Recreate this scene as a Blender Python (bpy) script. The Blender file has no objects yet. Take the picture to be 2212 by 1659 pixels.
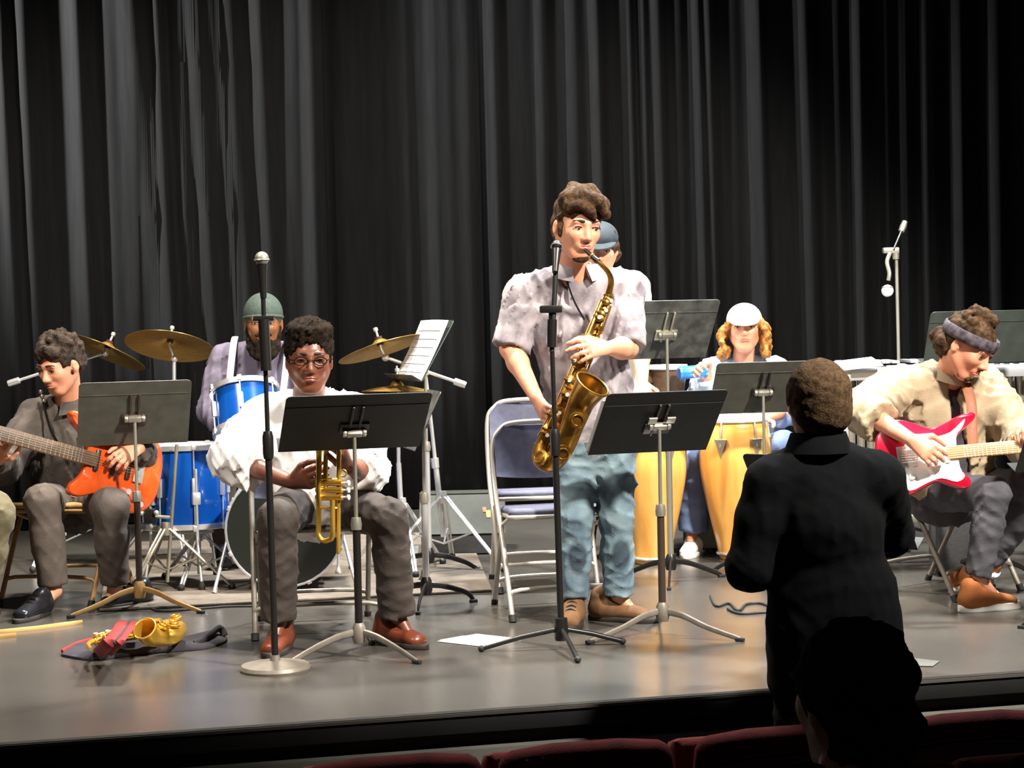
import bpy, bmesh, math, random
import numpy as np
from mathutils import Vector, Matrix
random.seed(7); np.random.seed(7)
sc = bpy.context.scene
COL = sc.collection

# ------------------------------------------------------------------ camera
F = 4000.0; CX = 1106.0; CY = 829.5; CAMZ = 1.26
TH = math.radians(2.1); RO = math.radians(1.26)
_R = Vector((1, 0, 0)); _F = Vector((0, math.cos(TH), -math.sin(TH))); _U = Vector((0, math.sin(TH), math.cos(TH)))
cam_d = bpy.data.cameras.new('camera'); cam = bpy.data.objects.new('camera', cam_d); COL.objects.link(cam)
cx = _R * math.cos(RO) - _U * math.sin(RO); cy = _R * math.sin(RO) + _U * math.cos(RO); cz = -_F
M = Matrix(((cx.x, cy.x, cz.x, 0), (cx.y, cy.y, cz.y, 0), (cx.z, cy.z, cz.z, CAMZ), (0, 0, 0, 1)))
cam.matrix_world = M
cam_d.sensor_width = 36.0; cam_d.lens = 36.0 * F / 2212.0; cam_d.clip_end = 100; cam_d.clip_start = 0.05
sc.camera = cam

# ------------------------------------------------------------------ view, world
sc.view_settings.view_transform = 'Standard'; sc.view_settings.look = 'None'
sc.view_settings.gamma = 1.0; sc.view_settings.use_curve_mapping = False
sc.view_settings.exposure = 0.12
w = bpy.data.worlds.new('world'); sc.world = w; w.use_nodes = True
w.node_tree.nodes['Background'].inputs[0].default_value = (0.8, 0.85, 1.0, 1)
w.node_tree.nodes['Background'].inputs[1].default_value = 0.012

# ------------------------------------------------------------------ stage lamps
def spot(name, loc, aim, watts, ang, blend=0.5, col=(1, 0.95, 0.87), size=0.25):
    l = bpy.data.lights.new(name, 'SPOT'); l.energy = watts; l.color = col
    l.spot_size = math.radians(ang); l.spot_blend = blend; l.shadow_soft_size = size
    o = bpy.data.objects.new(name, l); COL.objects.link(o); o.location = loc
    o.rotation_euler = (Vector(aim) - Vector(loc)).to_track_quat('-Z', 'Y').to_euler()
    return o
WARM = (1, 0.94, 0.84); COOL = (0.92, 0.97, 1.0)
spot('stage_lamp_front_right', (3.6, 3.4, 5.4), (0.7, 8.7, 0.9), 5600, 56, 0.4, WARM)
spot('stage_lamp_front_left', (-3.2, 4.2, 5.6), (-1.2, 8.8, 0.9), 1200, 54, 0.4, WARM)
spot('stage_lamp_over_right', (1.9, 8.9, 6.0), (0.9, 8.4, 0.2), 3800, 66, 0.5, COOL)
spot('stage_lamp_over_left', (-1.2, 8.6, 6.0), (-0.9, 8.2, 0.2), 3200, 66, 0.5, WARM)
spot('stage_lamp_curtain', (-5.4, 9.6, 4.0), (-1.0, 12.0, 2.0), 6200, 56, 0.9, (1.0, 1.0, 0.95), 0.08)
spot('stage_lamp_curtain_mid', (-0.9, 11.0, 6.6), (1.7, 12.65, 1.2), 2300, 52, 0.9, (1.0, 1.0, 0.97), 0.08)

# ------------------------------------------------------------------ pixel helpers (photo pixels, 2212 x 1659 -> metres)
def ray(x, y):
    u = (x - CX) / F; v = (CY - y) / F
    r = u * math.cos(RO) + v * math.sin(RO); t = -u * math.sin(RO) + v * math.cos(RO)
    return Vector((r, math.cos(TH) + t * math.sin(TH), t * math.cos(TH) - math.sin(TH)))
def P(x, y, d):
    q = ray(x, y); return q * (d / q.y) + Vector((0, 0, CAMZ))
def G(x, y, z=0.0):
    q = ray(x, y); return q * ((z - CAMZ) / q.z) + Vector((0, 0, CAMZ))

# ------------------------------------------------------------------ materials
def lin(c):
    if isinstance(c, str):
        c = c.lstrip('#'); c = [int(c[i:i + 2], 16) / 255 for i in (0, 2, 4)]
    return tuple(((v / 12.92) if v <= 0.04045 else ((v + 0.055) / 1.055) ** 2.4) for v in c) + (1,)
MATS = {}
def mk(name, col, rough=0.6, metal=0.0, col2=None, scale=20.0, bump=0.0, bscale=60.0, sheen=0.0, coat=0.0, spec=0.5, sss=0.0, stretch=None, detail=3.0):
    m = bpy.data.materials.new(name); m.use_nodes = True
    nt = m.node_tree; b = nt.nodes['Principled BSDF']
    b.inputs['Base Color'].default_value = lin(col); b.inputs['Roughness'].default_value = rough
    b.inputs['Metallic'].default_value = metal; b.inputs['Specular IOR Level'].default_value = spec
    b.inputs['Sheen Weight'].default_value = sheen; b.inputs['Coat Weight'].default_value = coat
    if sss:
        b.inputs['Subsurface Weight'].default_value = sss
        b.inputs['Subsurface Radius'].default_value = (0.012, 0.005, 0.003); b.inputs['Subsurface Scale'].default_value = 1.0
    tc = nt.nodes.new('ShaderNodeTexCoord'); src = tc.outputs['Object']
    if stretch:
        mp = nt.nodes.new('ShaderNodeMapping'); mp.inputs['Scale'].default_value = stretch
        nt.links.new(src, mp.inputs['Vector']); src = mp.outputs['Vector']
    if col2 is not None:
        n = nt.nodes.new('ShaderNodeTexNoise'); n.inputs['Scale'].default_value = scale; n.inputs['Detail'].default_value = detail
        nt.links.new(src, n.inputs['Vector'])
        r = nt.nodes.new('ShaderNodeValToRGB'); r.color_ramp.elements[0].position = 0.36; r.color_ramp.elements[1].position = 0.64
        r.color_ramp.elements[0].color = lin(col); r.color_ramp.elements[1].color = lin(col2)
        nt.links.new(n.outputs['Fac'], r.inputs['Fac']); nt.links.new(r.outputs['Color'], b.inputs['Base Color'])
    if bump:
        n2 = nt.nodes.new('ShaderNodeTexNoise'); n2.inputs['Scale'].default_value = bscale; n2.inputs['Detail'].default_value = 4
        nt.links.new(src, n2.inputs['Vector'])
        bp = nt.nodes.new('ShaderNodeBump'); bp.inputs['Strength'].default_value = bump; bp.inputs['Distance'].default_value = 0.01
        nt.links.new(n2.outputs['Fac'], bp.inputs['Height']); nt.links.new(bp.outputs['Normal'], b.inputs['Normal'])
    MATS[name] = m
    return m
M_ = MATS
mk('stage_vinyl', '#403d39', 0.24, 0, '#4a4641', 1.4, 0.04, 35, spec=0.6, detail=6)
mk('house_carpet', '#2a2a2c', 0.95, 0, '#353533', 9, 0.3, 200)
mk('stage_face', '#0c0c0c', 0.8, 0, '#121210', 5, spec=0.2)
mk('fascia', '#2a2c2a', 0.8, 0, '#323430', 8, spec=0.2)
mk('nosing', '#1b1916', 0.9, 0, '#24211c', 12, spec=0.2)
mk('ledge', '#44433d', 0.85, 0, '#504f48', 6)
mk('velour', '#121213', 0.95, 0, '#151516', 40, 0.0, 180, sheen=0.0, spec=0.05, stretch=(1, 1, 0.08))
mk('rug', '#5c5349', 0.95, 0, '#6a6055', 14, 0.4, 220)
mk('stand_black', '#1d1c1a', 0.58, 0, '#24231f', 18, spec=0.3)
mk('stand_worn', '#3c3d3a', 0.38, 0.1, '#62645f', 16, spec=0.6, detail=8)
mk('stand_green', '#343a36', 0.4, 0, '#3d443f', 14)
mk('tube_black', '#1c1a19', 0.35, 0.2)
mk('tube_brown', '#4a3d36', 0.32, 0.4)
mk('chrome', '#e4e4e2', 0.3, 0.75)
mk('stand_olive', '#44423a', 0.45, 0, '#4e4c43', 18)
mk('nickel', '#bdb7a8', 0.35, 0.8)
mk('brass', '#edc056', 0.3, 0.8, '#dcaa40', 9)
mk('sax_brass', '#a37830', 0.3, 0.85, '#7e5822', 14)
mk('cymbal', '#c9a45c', 0.34, 0.85, '#b08a48', 30, stretch=(1, 1, 12))
mk('blue_shell', '#0c50a8', 0.2, 0.15, '#094090', 3, coat=0.6)
mk('drum_head', '#e8e8e4', 0.5)
mk('drum_head_black', '#1c201c', 0.35)
mk('paper', '#f4f3ee', 0.7)
mk('print_ink', '#5a5a5a', 0.8)
mk('chair_metal', '#b8b0a4', 0.35, 0.55)
mk('chair_pad', '#4b4c60', 0.7, 0, '#55566a', 30, 0.1, 300)
mk('chair_tan', '#a8824c', 0.5, 0.1, '#977140', 20)
mk('chair_dark', '#3a3530', 0.5)
mk('rubber', '#141414', 0.7)
mk('conga_wood', '#d99a45', 0.3, 0, '#e8b060', 6, coat=0.5, stretch=(3, 3, 0.3))
mk('rawhide', '#efe4c8', 0.6)
mk('seat_red', '#5c1410', 0.9, 0, '#4c0f0c', 25, 0.2, 250, spec=0.2)
mk('seat_trim', '#4a2a1e', 0.5)
mk('amp_tolex', '#232324', 0.75, 0, '#2b2b2c', 60, 0.2, 200)
mk('amp_grille', '#55564f', 0.8, 0, '#62635a', 50, 0.2, 300)
mk('wedge_grey', '#20241d', 0.7, 0, '#272b23', 20)
mk('orange_paint', '#d2541c', 0.2, 0, '#b8420f', 5, coat=0.8)
mk('red_paint', '#c01434', 0.2, 0, '#a80c28', 4, coat=0.8)
mk('pickguard', '#f0efe9', 0.3)
mk('maple', '#c79a5e', 0.4, 0, '#b98a4e', 20, stretch=(0.4, 6, 6))
mk('rosewood', '#5e4632', 0.5, 0, '#4e3826', 30)
mk('pickup_black', '#151515', 0.4)
mk('strap_brown', '#7c4424', 0.6)
mk('pearl', '#eee6da', 0.25)
mk('red_cloth', '#8c1212', 0.8, 0, '#6c0c0c', 20)
mk('black_cloth', '#1e1a20', 0.9, 0, '#2a242c', 18)
mk('cable', '#26241f', 0.6)
mk('tape', '#c69a5a', 0.7)
mk('skin_light', '#d6987a', 0.48, 0, '#cd8c6e', 16, sss=0.12)
mk('skin_dark', '#74432e', 0.42, 0, '#683a28', 16, sss=0.08)
mk('skin_brown', '#80502f', 0.45, 0, '#724528', 16, sss=0.08)
mk('lip_light', '#b8685a', 0.45)
mk('lip_dark', '#7a3c34', 0.42)
mk('eye_white', '#b4a79e', 0.3)
mk('iris', '#20140e', 0.2)
mk('brow_dark', '#2c2018', 0.8)
mk('hair_brown', '#4e3620', 0.8, 0, '#2a1c10', 60, 0.6, 160, spec=0.2, detail=6)
mk('hair_black', '#241b12', 0.95, 0, '#150f0a', 90, 0.6, 200, spec=0.1, detail=6)
mk('hair_curly_dark', '#3a2b1e', 0.75, 0, '#1d150e', 60, 0.7, 150, spec=0.25, detail=6)
mk('hair_blond', '#b57c38', 0.6, 0, '#6e431c', 45, 0.7, 120, spec=0.3, detail=6)
mk('hair_grey', '#4d3b28', 0.95, 0, '#33261a', 90, 0.4, 200, spec=0.1, detail=6)
mk('beanie_green', '#344038', 0.9, 0, '#2b362f', 60, 0.4, 200)
mk('cap_white', '#bdb6ad', 0.85, 0, '#c8c1b8', 20)
mk('cap_slate', '#2b343b', 0.85, 0, '#242c32', 30)
mk('shirt_white', '#dedad8', 0.8, 0, '#d4d0ce', 10, 0.1, 150)
mk('shirt_grey', '#6e656a', 0.85, 0, '#a39a9d', 9, 0.15, 150, detail=5)
mk('shirt_mauve', '#5c5464', 0.85, 0, '#665e6e', 12, 0.15, 150)
mk('shirt_blue', '#9db6dc', 0.85, 0, '#d5e0f0', 18, 0.15, 150)
mk('knit_brown', '#3e3731', 0.9, 0, '#48403a', 20, 0.25, 200)
mk('jacket_tan', '#8e7d63', 0.85, 0, '#9a896f', 14, 0.15, 150)
mk('tee_dark', '#3a3438', 0.85)
mk('suit_black', '#07080a', 0.95, 0, '#0a0b0d', 20, 0.1, 200, spec=0.1)
mk('trouser_taupe', '#4e443d', 0.85, 0, '#574c45', 16, 0.2, 180)
mk('trouser_olive', '#574f3a', 0.9, 0, '#625a43', 14, 0.2, 180)
mk('trouser_dark', '#2e2520', 0.85, 0, '#362c26', 16, 0.2, 180)
mk('jeans_faded', '#506472', 0.85, 0, '#76898f', 8, 0.2, 180, detail=5)
mk('jeans_patch', '#44545e', 0.9)
mk('jeans_blue', '#5a6c94', 0.85, 0, '#6f82a8', 10, 0.2, 180)
mk('jeans_grey', '#3d3b40', 0.85, 0, '#47454a', 12, 0.2, 180)
mk('leather_brown', '#6a301a', 0.38, 0, '#582614', 14)
mk('leather_black', '#1c1c20', 0.22)
mk('suede_tan', '#6a4828', 0.85, 0, '#5a3c20', 20)
mk('canvas_orange', '#a8622e', 0.75, 0, '#985626', 20)
mk('canvas_red', '#b83a44', 0.75)
mk('canvas_white', '#efefec', 0.75)
mk('sole_white', '#f2eee6', 0.6)
mk('sole_dark', '#241c16', 0.7)
mk('strap_white', '#efece8', 0.7)
mk('bandana', '#2a2532', 0.85, 0, '#5e545a', 38, detail=2)
mk('plastic_blue', '#2f7fe0', 0.3, coat=0.5)
mk('mic_white', '#e9e9e6', 0.55)
mk('mic_grey', '#8c887c', 0.45, 0.5)
mk('silver_bar', '#d9dade', 0.3, 0.6)
mk('base_iron', '#6e665c', 0.5, 0.3, '#7d756a', 20)
mk('felt', '#3a1c14', 0.9)
mk('sticker_red', '#c8492a', 0.6)
mk('sticker_yellow', '#e2b33e', 0.6)
# ------------------------------------------------------------------ objects
def tag(o, label=None, cat=None, group=None, kind=None):
    if label: o['label'] = label
    if cat: o['category'] = cat
    if group: o['group'] = group
    if kind: o['kind'] = kind
    return o
def thing(name, label, cat, loc=(0, 0, 0), rot=None, group=None):
    o = bpy.data.objects.new(name, None); COL.objects.link(o)
    o.empty_display_size = 0.1
    if rot is not None: o.matrix_world = Matrix.Translation(Vector(loc)) @ rot.to_4x4()
    else: o.location = loc
    tag(o, label, cat, group)
    return o
def mesh_obj(name, verts, faces, mat, parent=None, smooth=40, recalc=True):
    me = bpy.data.meshes.new(name); me.from_pydata([tuple(v) for v in verts], [], [tuple(f) for f in faces])
    if recalc:
        bm = bmesh.new(); bm.from_mesh(me); bmesh.ops.recalc_face_normals(bm, faces=bm.faces[:]); bm.to_mesh(me); bm.free()
    if smooth:
        me.polygons.foreach_set('use_smooth', [True] * len(me.polygons))
        if smooth < 180: me.set_sharp_from_angle(angle=math.radians(smooth))
    me.materials.append(M_[mat] if isinstance(mat, str) else mat)
    o = bpy.data.objects.new(name, me); COL.objects.link(o)
    if parent is not None: o.parent = parent
    return o
def frame_from(z, hint):
    z = Vector(z).normalized(); x = Vector(hint); x = x - z * x.dot(z)
    if x.length < 1e-6: x = Vector((1, 0, 0)) - z * z.x
    x.normalize(); y = z.cross(x)
    return x, y, z
def rot_cols(x, y, z):
    return Matrix(((x.x, y.x, z.x), (x.y, y.y, z.y), (x.z, y.z, z.z)))
def smooth_path(pts, n=6, closed=False):
    pts = [Vector(p) for p in pts]; out = []; L = len(pts)
    rng = range(L) if closed else range(L - 1)
    for i in rng:
        if closed: a, b, c, d = pts[(i - 1) % L], pts[i], pts[(i + 1) % L], pts[(i + 2) % L]
        else: a, b, c, d = pts[max(i - 1, 0)], pts[i], pts[i + 1], pts[min(i + 2, L - 1)]
        for k in range(n):
            t = k / n
            out.append(0.5 * ((2 * b) + (c - a) * t + (2 * a - 5 * b + 4 * c - d) * t * t + (3 * b - a - 3 * c + d) * t ** 3))
    if not closed: out.append(pts[-1])
    return out
class MB:
    def __init__(self, off=(0, 0, 0)): self.v = []; self.f = []; self.off = Vector(off)
    def add(self, vs, fs):
        b = len(self.v); self.v += [Vector(q) - self.off for q in vs]; self.f += [tuple(i + b for i in f) for f in fs]; return self
    def box(self, c, s, R=None, bev=0.0):
        c = Vector(c); hx, hy, hz = s[0] / 2, s[1] / 2, s[2] / 2
        if bev <= 0:
            vs = [Vector((x * hx, y * hy, z * hz)) for x in (-1, 1) for y in (-1, 1) for z in (-1, 1)]
            fs = [(0, 1, 3, 2), (4, 6, 7, 5), (0, 4, 5, 1), (2, 3, 7, 6), (0, 2, 6, 4), (1, 5, 7, 3)]
        else:
            bm = bmesh.new(); bmesh.ops.create_cube(bm, size=1.0)
            for q in bm.verts: q.co = Vector((q.co.x * s[0], q.co.y * s[1], q.co.z * s[2]))
            bmesh.ops.bevel(bm, geom=bm.edges[:] + bm.verts[:], offset=bev, segments=2, affect='EDGES', profile=0.6)
            bm.verts.index_update(); vs = [q.co.copy() for q in bm.verts]; fs = [tuple(q.index for q in fc.verts) for fc in bm.faces]; bm.free()
        if R is not None: vs = [R @ q for q in vs]
        return self.add([c + q for q in vs], fs)
    def tube(self, pts, r, n=10, caps=True, flat=None, hint=None):
        pts = [Vector(p) for p in pts]; L = len(pts)
        rs = r if isinstance(r, (list, tuple)) else [r] * L
        if len(rs) != L: rs = [rs[0] + (rs[-1] - rs[0]) * i / (L - 1) for i in range(L)]
        vs = []; fs = []; x = Vector(hint) if hint is not None else None
        for i in range(L):
            t = (pts[min(i + 1, L - 1)] - pts[max(i - 1, 0)]).normalized()
            if x is None: x = Vector((0, 0, 1)) if abs(t.z) < 0.9 else Vector((1, 0, 0))
            x = (x - t * x.dot(t)); x.normalize(); y = t.cross(x)
            for k in range(n):
                a = 2 * math.pi * k / n
                vs.append(pts[i] + (x * math.cos(a) * rs[i] + y * math.sin(a) * rs[i] * (flat or 1)))
        for i in range(L - 1):
            for k in range(n):
                k2 = (k + 1) % n; fs.append((i * n + k, i * n + k2, (i + 1) * n + k2, (i + 1) * n + k))
        if caps: fs.append(tuple(range(n))[::-1]); fs.append(tuple((L - 1) * n + k for k in range(n)))
        return self.add(vs, fs)
    def lathe(self, prof, n=24, o=(0, 0, 0), axis=(0, 0, 1), hint=(1, 0, 0), close=False):
        x, y, z = frame_from(axis, hint); o = Vector(o); vs = []; fs = []; L = len(prof)
        for (r, h) in prof:
            for k in range(n):
                a = 2 * math.pi * k / n; vs.append(o + z * h + x * (r * math.cos(a)) + y * (r * math.sin(a)))
        rng = range(L) if close else range(L - 1)
        for i in rng:
            j = (i + 1) % L
            for k in range(n):
                k2 = (k + 1) % n; fs.append((i * n + k, i * n + k2, j * n + k2, j * n + k))
        if not close:
            if prof[0][0] > 1e-6: fs.append(tuple(range(n))[::-1])
            if prof[-1][0] > 1e-6: fs.append(tuple((L - 1) * n + k for k in range(n)))
        return self.add(vs, fs)
    def prism(self, poly, o, x, y, z, t, bev=0.0):
        o, x, y, z = Vector(o), Vector(x), Vector(y), Vector(z); n = len(poly); vs = []; fs = []
        cx_ = sum(p[0] for p in poly) / n; cy_ = sum(p[1] for p in poly) / n
        def ring(h, ins):
            out = []
            for (a, b) in poly:
                dx, dy = a - cx_, b - cy_; l = math.hypot(dx, dy) or 1; k = max(0, (l - ins) / l)
                out.append(o + x * (cx_ + dx * k) + y * (cy_ + dy * k) + z * h)
            return out
        rings = [ring(-t / 2, bev), ring(-t / 2 + bev, 0), ring(t / 2 - bev, 0), ring(t / 2, bev)] if bev > 0 else [ring(-t / 2, 0), ring(t / 2, 0)]
        for r_ in rings: vs += r_
        for i in range(len(rings) - 1):
            for k in range(n): fs.append((i * n + k, i * n + (k + 1) % n, (i + 1) * n + (k + 1) % n, (i + 1) * n + k))
        fs.append(tuple(range(n))[::-1]); fs.append(tuple((len(rings) - 1) * n + k for k in range(n)))
        return self.add(vs, fs)
    def ball(self, c, r, n=12, sq=(1, 1, 1), R=None):
        c = Vector(c); vs = []; fs = []; m = max(4, n // 2 + 1)
        for i in range(m + 1):
            th = math.pi * i / m
            for k in range(n):
                a = 2 * math.pi * k / n
                q = Vector((math.sin(th) * math.cos(a) * r * sq[0], math.sin(th) * math.sin(a) * r * sq[1], math.cos(th) * r * sq[2]))
                if R is not None: q = R @ q
                vs.append(c + q)
        for i in range(m):
            for k in range(n): fs.append((i * n + k, i * n + (k + 1) % n, (i + 1) * n + (k + 1) % n, (i + 1) * n + k))
        return self.add(vs, fs)
    def torus(self, c, R, r, axis=(0, 0, 1), n=28, m=8):
        x, y, z = frame_from(axis, (1, 0.01, 0.02)); c = Vector(c); vs = []; fs = []
        for i in range(n):
            a = 2 * math.pi * i / n; d = x * math.cos(a) + y * math.sin(a)
            for k in range(m):
                b = 2 * math.pi * k / m; vs.append(c + d * (R + r * math.cos(b)) + z * (r * math.sin(b)))
        for i in range(n):
            for k in range(m): fs.append((i * m + k, ((i + 1) % n) * m + k, ((i + 1) % n) * m + (k + 1) % m, i * m + (k + 1) % m))
        return self.add(vs, fs)
    def build(self, name, mat, parent=None, smooth=40):
        return mesh_obj(name, self.v, self.f, mat, parent, smooth)
def rig(name, label, cat, loc, group=None):
    """a thing whose parts are given in world coordinates"""
    t = thing(name, label, cat, loc, None, group)
    return t, (lambda: MB(loc))

# ------------------------------------------------------------------ signed-distance sculpting (numpy) for bodies, cloth, hair
A3 = lambda v: np.array((v[0], v[1], v[2]), dtype=np.float32)
def rc(a, b, ra, rb=None, k=0.02): return ('rc', A3(a), A3(b), ra, ra if rb is None else rb, k)
def fc(a, b, ra, rb, k=0.006): return ('fc', A3(a), A3(b), ra, rb, k)
def el(c, r, axes, k=0.02): return ('el', A3(c), r, np.array([A3(q) for q in axes]), k)
def sp(c, r, k=0.02): return ('el', A3(c), (r, r, r), np.eye(3, dtype=np.float32), k)
def es(a, b, w0, d0, w1, d1, wide, k=0.03):
    u = Vector(b) - Vector(a); L = u.length; u.normalize(); wd = Vector(wide); wd = wd - u * wd.dot(u); wd.normalize(); n = u.cross(wd)
    return ('es', A3(a), A3(b), w0, d0, w1, d1, A3(u), A3(wd), A3(n), L, k)
def neg(p): return ('neg', p)
def half(pt, n): return ('half', A3(pt), A3(Vector(n).normalized()))   # keeps the side opposite to n
def _bb(p):
    if p[0] in ('rc', 'fc'): r = max(p[3], p[4]); return np.minimum(p[1], p[2]) - r, np.maximum(p[1], p[2]) + r
    if p[0] == 'el': r = max(p[2]); return p[1] - r, p[1] + r
    if p[0] == 'es': r = max(p[3:7]); return np.minimum(p[1], p[2]) - r, np.maximum(p[1], p[2]) + r
def _ev(p, X, Y, Z):
    if p[0] in ('rc', 'fc'):
        a, b, ra, rb = p[1:5]; ab = b - a; L2 = float(ab @ ab) + 1e-12
        px, py, pz = X - a[0], Y - a[1], Z - a[2]
        t0 = (px * ab[0] + py * ab[1] + pz * ab[2]) / L2; t = np.clip(t0, 0, 1)
        d = np.sqrt((px - t * ab[0]) ** 2 + (py - t * ab[1]) ** 2 + (pz - t * ab[2]) ** 2)
        if p[0] == 'rc': return d - (ra + (rb - ra) * t)
        L = math.sqrt(L2); dr = np.sqrt(np.maximum(px * px + py * py + pz * pz - t0 * t0 * L2, 0)) - (ra + (rb - ra) * t)
        return np.maximum(dr, np.maximum(-t0, t0 - 1) * L)
    if p[0] == 'el':
        c, r, ax = p[1:4]; q = [X - c[0], Y - c[1], Z - c[2]]
        l = [(q[0] * ax[i][0] + q[1] * ax[i][1] + q[2] * ax[i][2]) for i in range(3)]
        k0 = np.sqrt((l[0] / r[0]) ** 2 + (l[1] / r[1]) ** 2 + (l[2] / r[2]) ** 2)
        k1 = np.sqrt((l[0] / r[0] ** 2) ** 2 + (l[1] / r[1] ** 2) ** 2 + (l[2] / r[2] ** 2) ** 2) + 1e-6
        return k0 * (k0 - 1) / k1
    if p[0] == 'es':
        a, b, w0, d0, w1, d1, u, wd, n, L = p[1:11]
        px, py, pz = X - a[0], Y - a[1], Z - a[2]
        ax = px * u[0] + py * u[1] + pz * u[2]; t = np.clip(ax / L, 0, 1); ov = ax - t * L
        ow = px * wd[0] + py * wd[1] + pz * wd[2]; on = px * n[0] + py * n[1] + pz * n[2]
        A = w0 + (w1 - w0) * t; B = d0 + (d1 - d0) * t
        k0 = np.sqrt((ow / A) ** 2 + (on / B) ** 2 + (ov / B) ** 2); k1 = np.sqrt((ow / A ** 2) ** 2 + (on / B ** 2) ** 2 + (ov / B ** 2) ** 2) + 1e-6
        return k0 * (k0 - 1) / k1
def sculpt(name, prims, mat, parent, h=0.007, disp=None, relax=1):
    pos = [p for p in prims if p[0] not in ('neg', 'half')]
    bbs = [_bb(p) for p in pos]
    lo = np.min([b[0] for b in bbs], 0) - 4 * h - 0.02; hi = np.max([b[1] for b in bbs], 0) + 4 * h + 0.02
    N = np.ceil((hi - lo) / h).astype(int) + 1
    ax = [(lo[i] + h * np.arange(N[i])).astype(np.float32) for i in range(3)]
    V = np.full(tuple(N), 0.3, dtype=np.float32)
    for p in prims:
        q = p[1] if p[0] == 'neg' else p
        if p[0] == 'half':
            d = (ax[0][:, None, None] - p[1][0]) * p[2][0] + (ax[1][None, :, None] - p[1][1]) * p[2][1] + (ax[2][None, None, :] - p[1][2]) * p[2][2]
            np.maximum(V, d, out=V); continue
        b0, b1 = _bb(q); k = q[-1]; mg = k + 4 * h
        i0 = np.maximum(((b0 - mg - lo) / h).astype(int), 0); i1 = np.minimum(((b1 + mg - lo) / h).astype(int) + 2, N)
        if (i1 <= i0).any(): continue
        s = tuple(slice(i0[j], i1[j]) for j in range(3))
        d = _ev(q, ax[0][s[0]][:, None, None], ax[1][s[1]][None, :, None], ax[2][s[2]][None, None, :]).astype(np.float32)
        W = V[s]
        if p[0] == 'neg':
            d = -d; hh = np.maximum(k - np.abs(W - d), 0) / k; V[s] = np.maximum(W, d) + hh * hh * k * 0.25
        else:
            hh = np.maximum(k - np.abs(W - d), 0) / k; V[s] = np.minimum(W, d) - hh * hh * k * 0.25
    if disp is not None:
        I = np.argwhere(np.abs(V) < 0.05); pts = [ax[j][I[:, j]] for j in range(3)]
        V[I[:, 0], I[:, 1], I[:, 2]] += disp(*pts).astype(np.float32)
    V[0] = V[-1] = 0.3; V[:, 0] = V[:, -1] = 0.3; V[:, :, 0] = V[:, :, -1] = 0.3
    S = V < 0
    c = [S[i:S.shape[0] - 1 + i, j:S.shape[1] - 1 + j, l:S.shape[2] - 1 + l] for i in (0, 1) for j in (0, 1) for l in (0, 1)]
    al = c[0].copy(); an = c[0].copy()
    for q in c[1:]: al &= q; an |= q
    act = an & ~al; I = np.argwhere(act); n = len(I)
    if n == 0: raise RuntimeError('empty sculpt ' + name)
    idx = np.full(act.shape, -1, dtype=np.int32); idx[act] = np.arange(n)
    offs = [(i, j, l) for i in (0, 1) for j in (0, 1) for l in (0, 1)]
    cv = [V[I[:, 0] + o[0], I[:, 1] + o[1], I[:, 2] + o[2]] for o in offs]
    acc = np.zeros((n, 3)); cnt = np.zeros(n)
    for a in range(8):
        for b in range(a + 1, 8):
            if sum(abs(offs[a][m] - offs[b][m]) for m in range(3)) != 1: continue
            m_ = (cv[a] < 0) != (cv[b] < 0); t = np.where(m_, cv[a] / (cv[a] - cv[b] + 1e-12), 0)
            for q in range(3): acc[:, q] += np.where(m_, offs[a][q] + t * (offs[b][q] - offs[a][q]), 0)
            cnt += m_
    vs = lo + h * (I + acc / cnt[:, None])
    fs = []
    for d in range(3):
        e, g = [(1, 2), (2, 0), (0, 1)][d]
        sl = [slice(1, -1)] * 3; sl[d] = slice(0, -1); s2 = list(sl); s2[d] = slice(1, None)
        A = S[tuple(sl)]; B = S[tuple(s2)]; ch = np.argwhere(A != B)
        if len(ch) == 0: continue
        base = ch.copy(); base[:, e] += 1; base[:, g] += 1
        def cell(de, dg):
            q = base.copy(); q[:, e] -= de; q[:, g] -= dg; return idx[q[:, 0], q[:, 1], q[:, 2]]
        qd = np.stack([cell(1, 1), cell(0, 1), cell(0, 0), cell(1, 0)], 1)
        ins = A[ch[:, 0], ch[:, 1], ch[:, 2]]
        qd[~ins] = qd[~ins][:, ::-1]; fs.append(qd)
    fs = np.concatenate(fs)
    for _ in range(relax):
        s_ = np.zeros_like(vs); ct = np.zeros(n)
        for a in range(4):
            np.add.at(s_, fs[:, a], vs[fs[:, (a + 1) % 4]]); np.add.at(ct, fs[:, a], 1)
            np.add.at(s_, fs[:, a], vs[fs[:, (a - 1) % 4]]); np.add.at(ct, fs[:, a], 1)
        vs = vs * 0.5 + 0.5 * s_ / np.maximum(ct, 1)[:, None]
    vs = vs - np.array(parent.location if parent is not None else (0, 0, 0))
    me = bpy.data.meshes.new(name); me.vertices.add(n); me.vertices.foreach_set('co', vs.astype(np.float32).ravel())
    nf = len(fs); me.loops.add(nf * 4); me.loops.foreach_set('vertex_index', fs.astype(np.int32).ravel())
    me.polygons.add(nf); me.polygons.foreach_set('loop_start', np.arange(0, nf * 4, 4, dtype=np.int32))
    me.update(calc_edges=True); me.validate()
    me.polygons.foreach_set('use_smooth', [True] * len(me.polygons))
    me.materials.append(M_[mat] if isinstance(mat, str) else mat)
    o = bpy.data.objects.new(name, me); COL.objects.link(o); o.parent = parent
    return o
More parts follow.
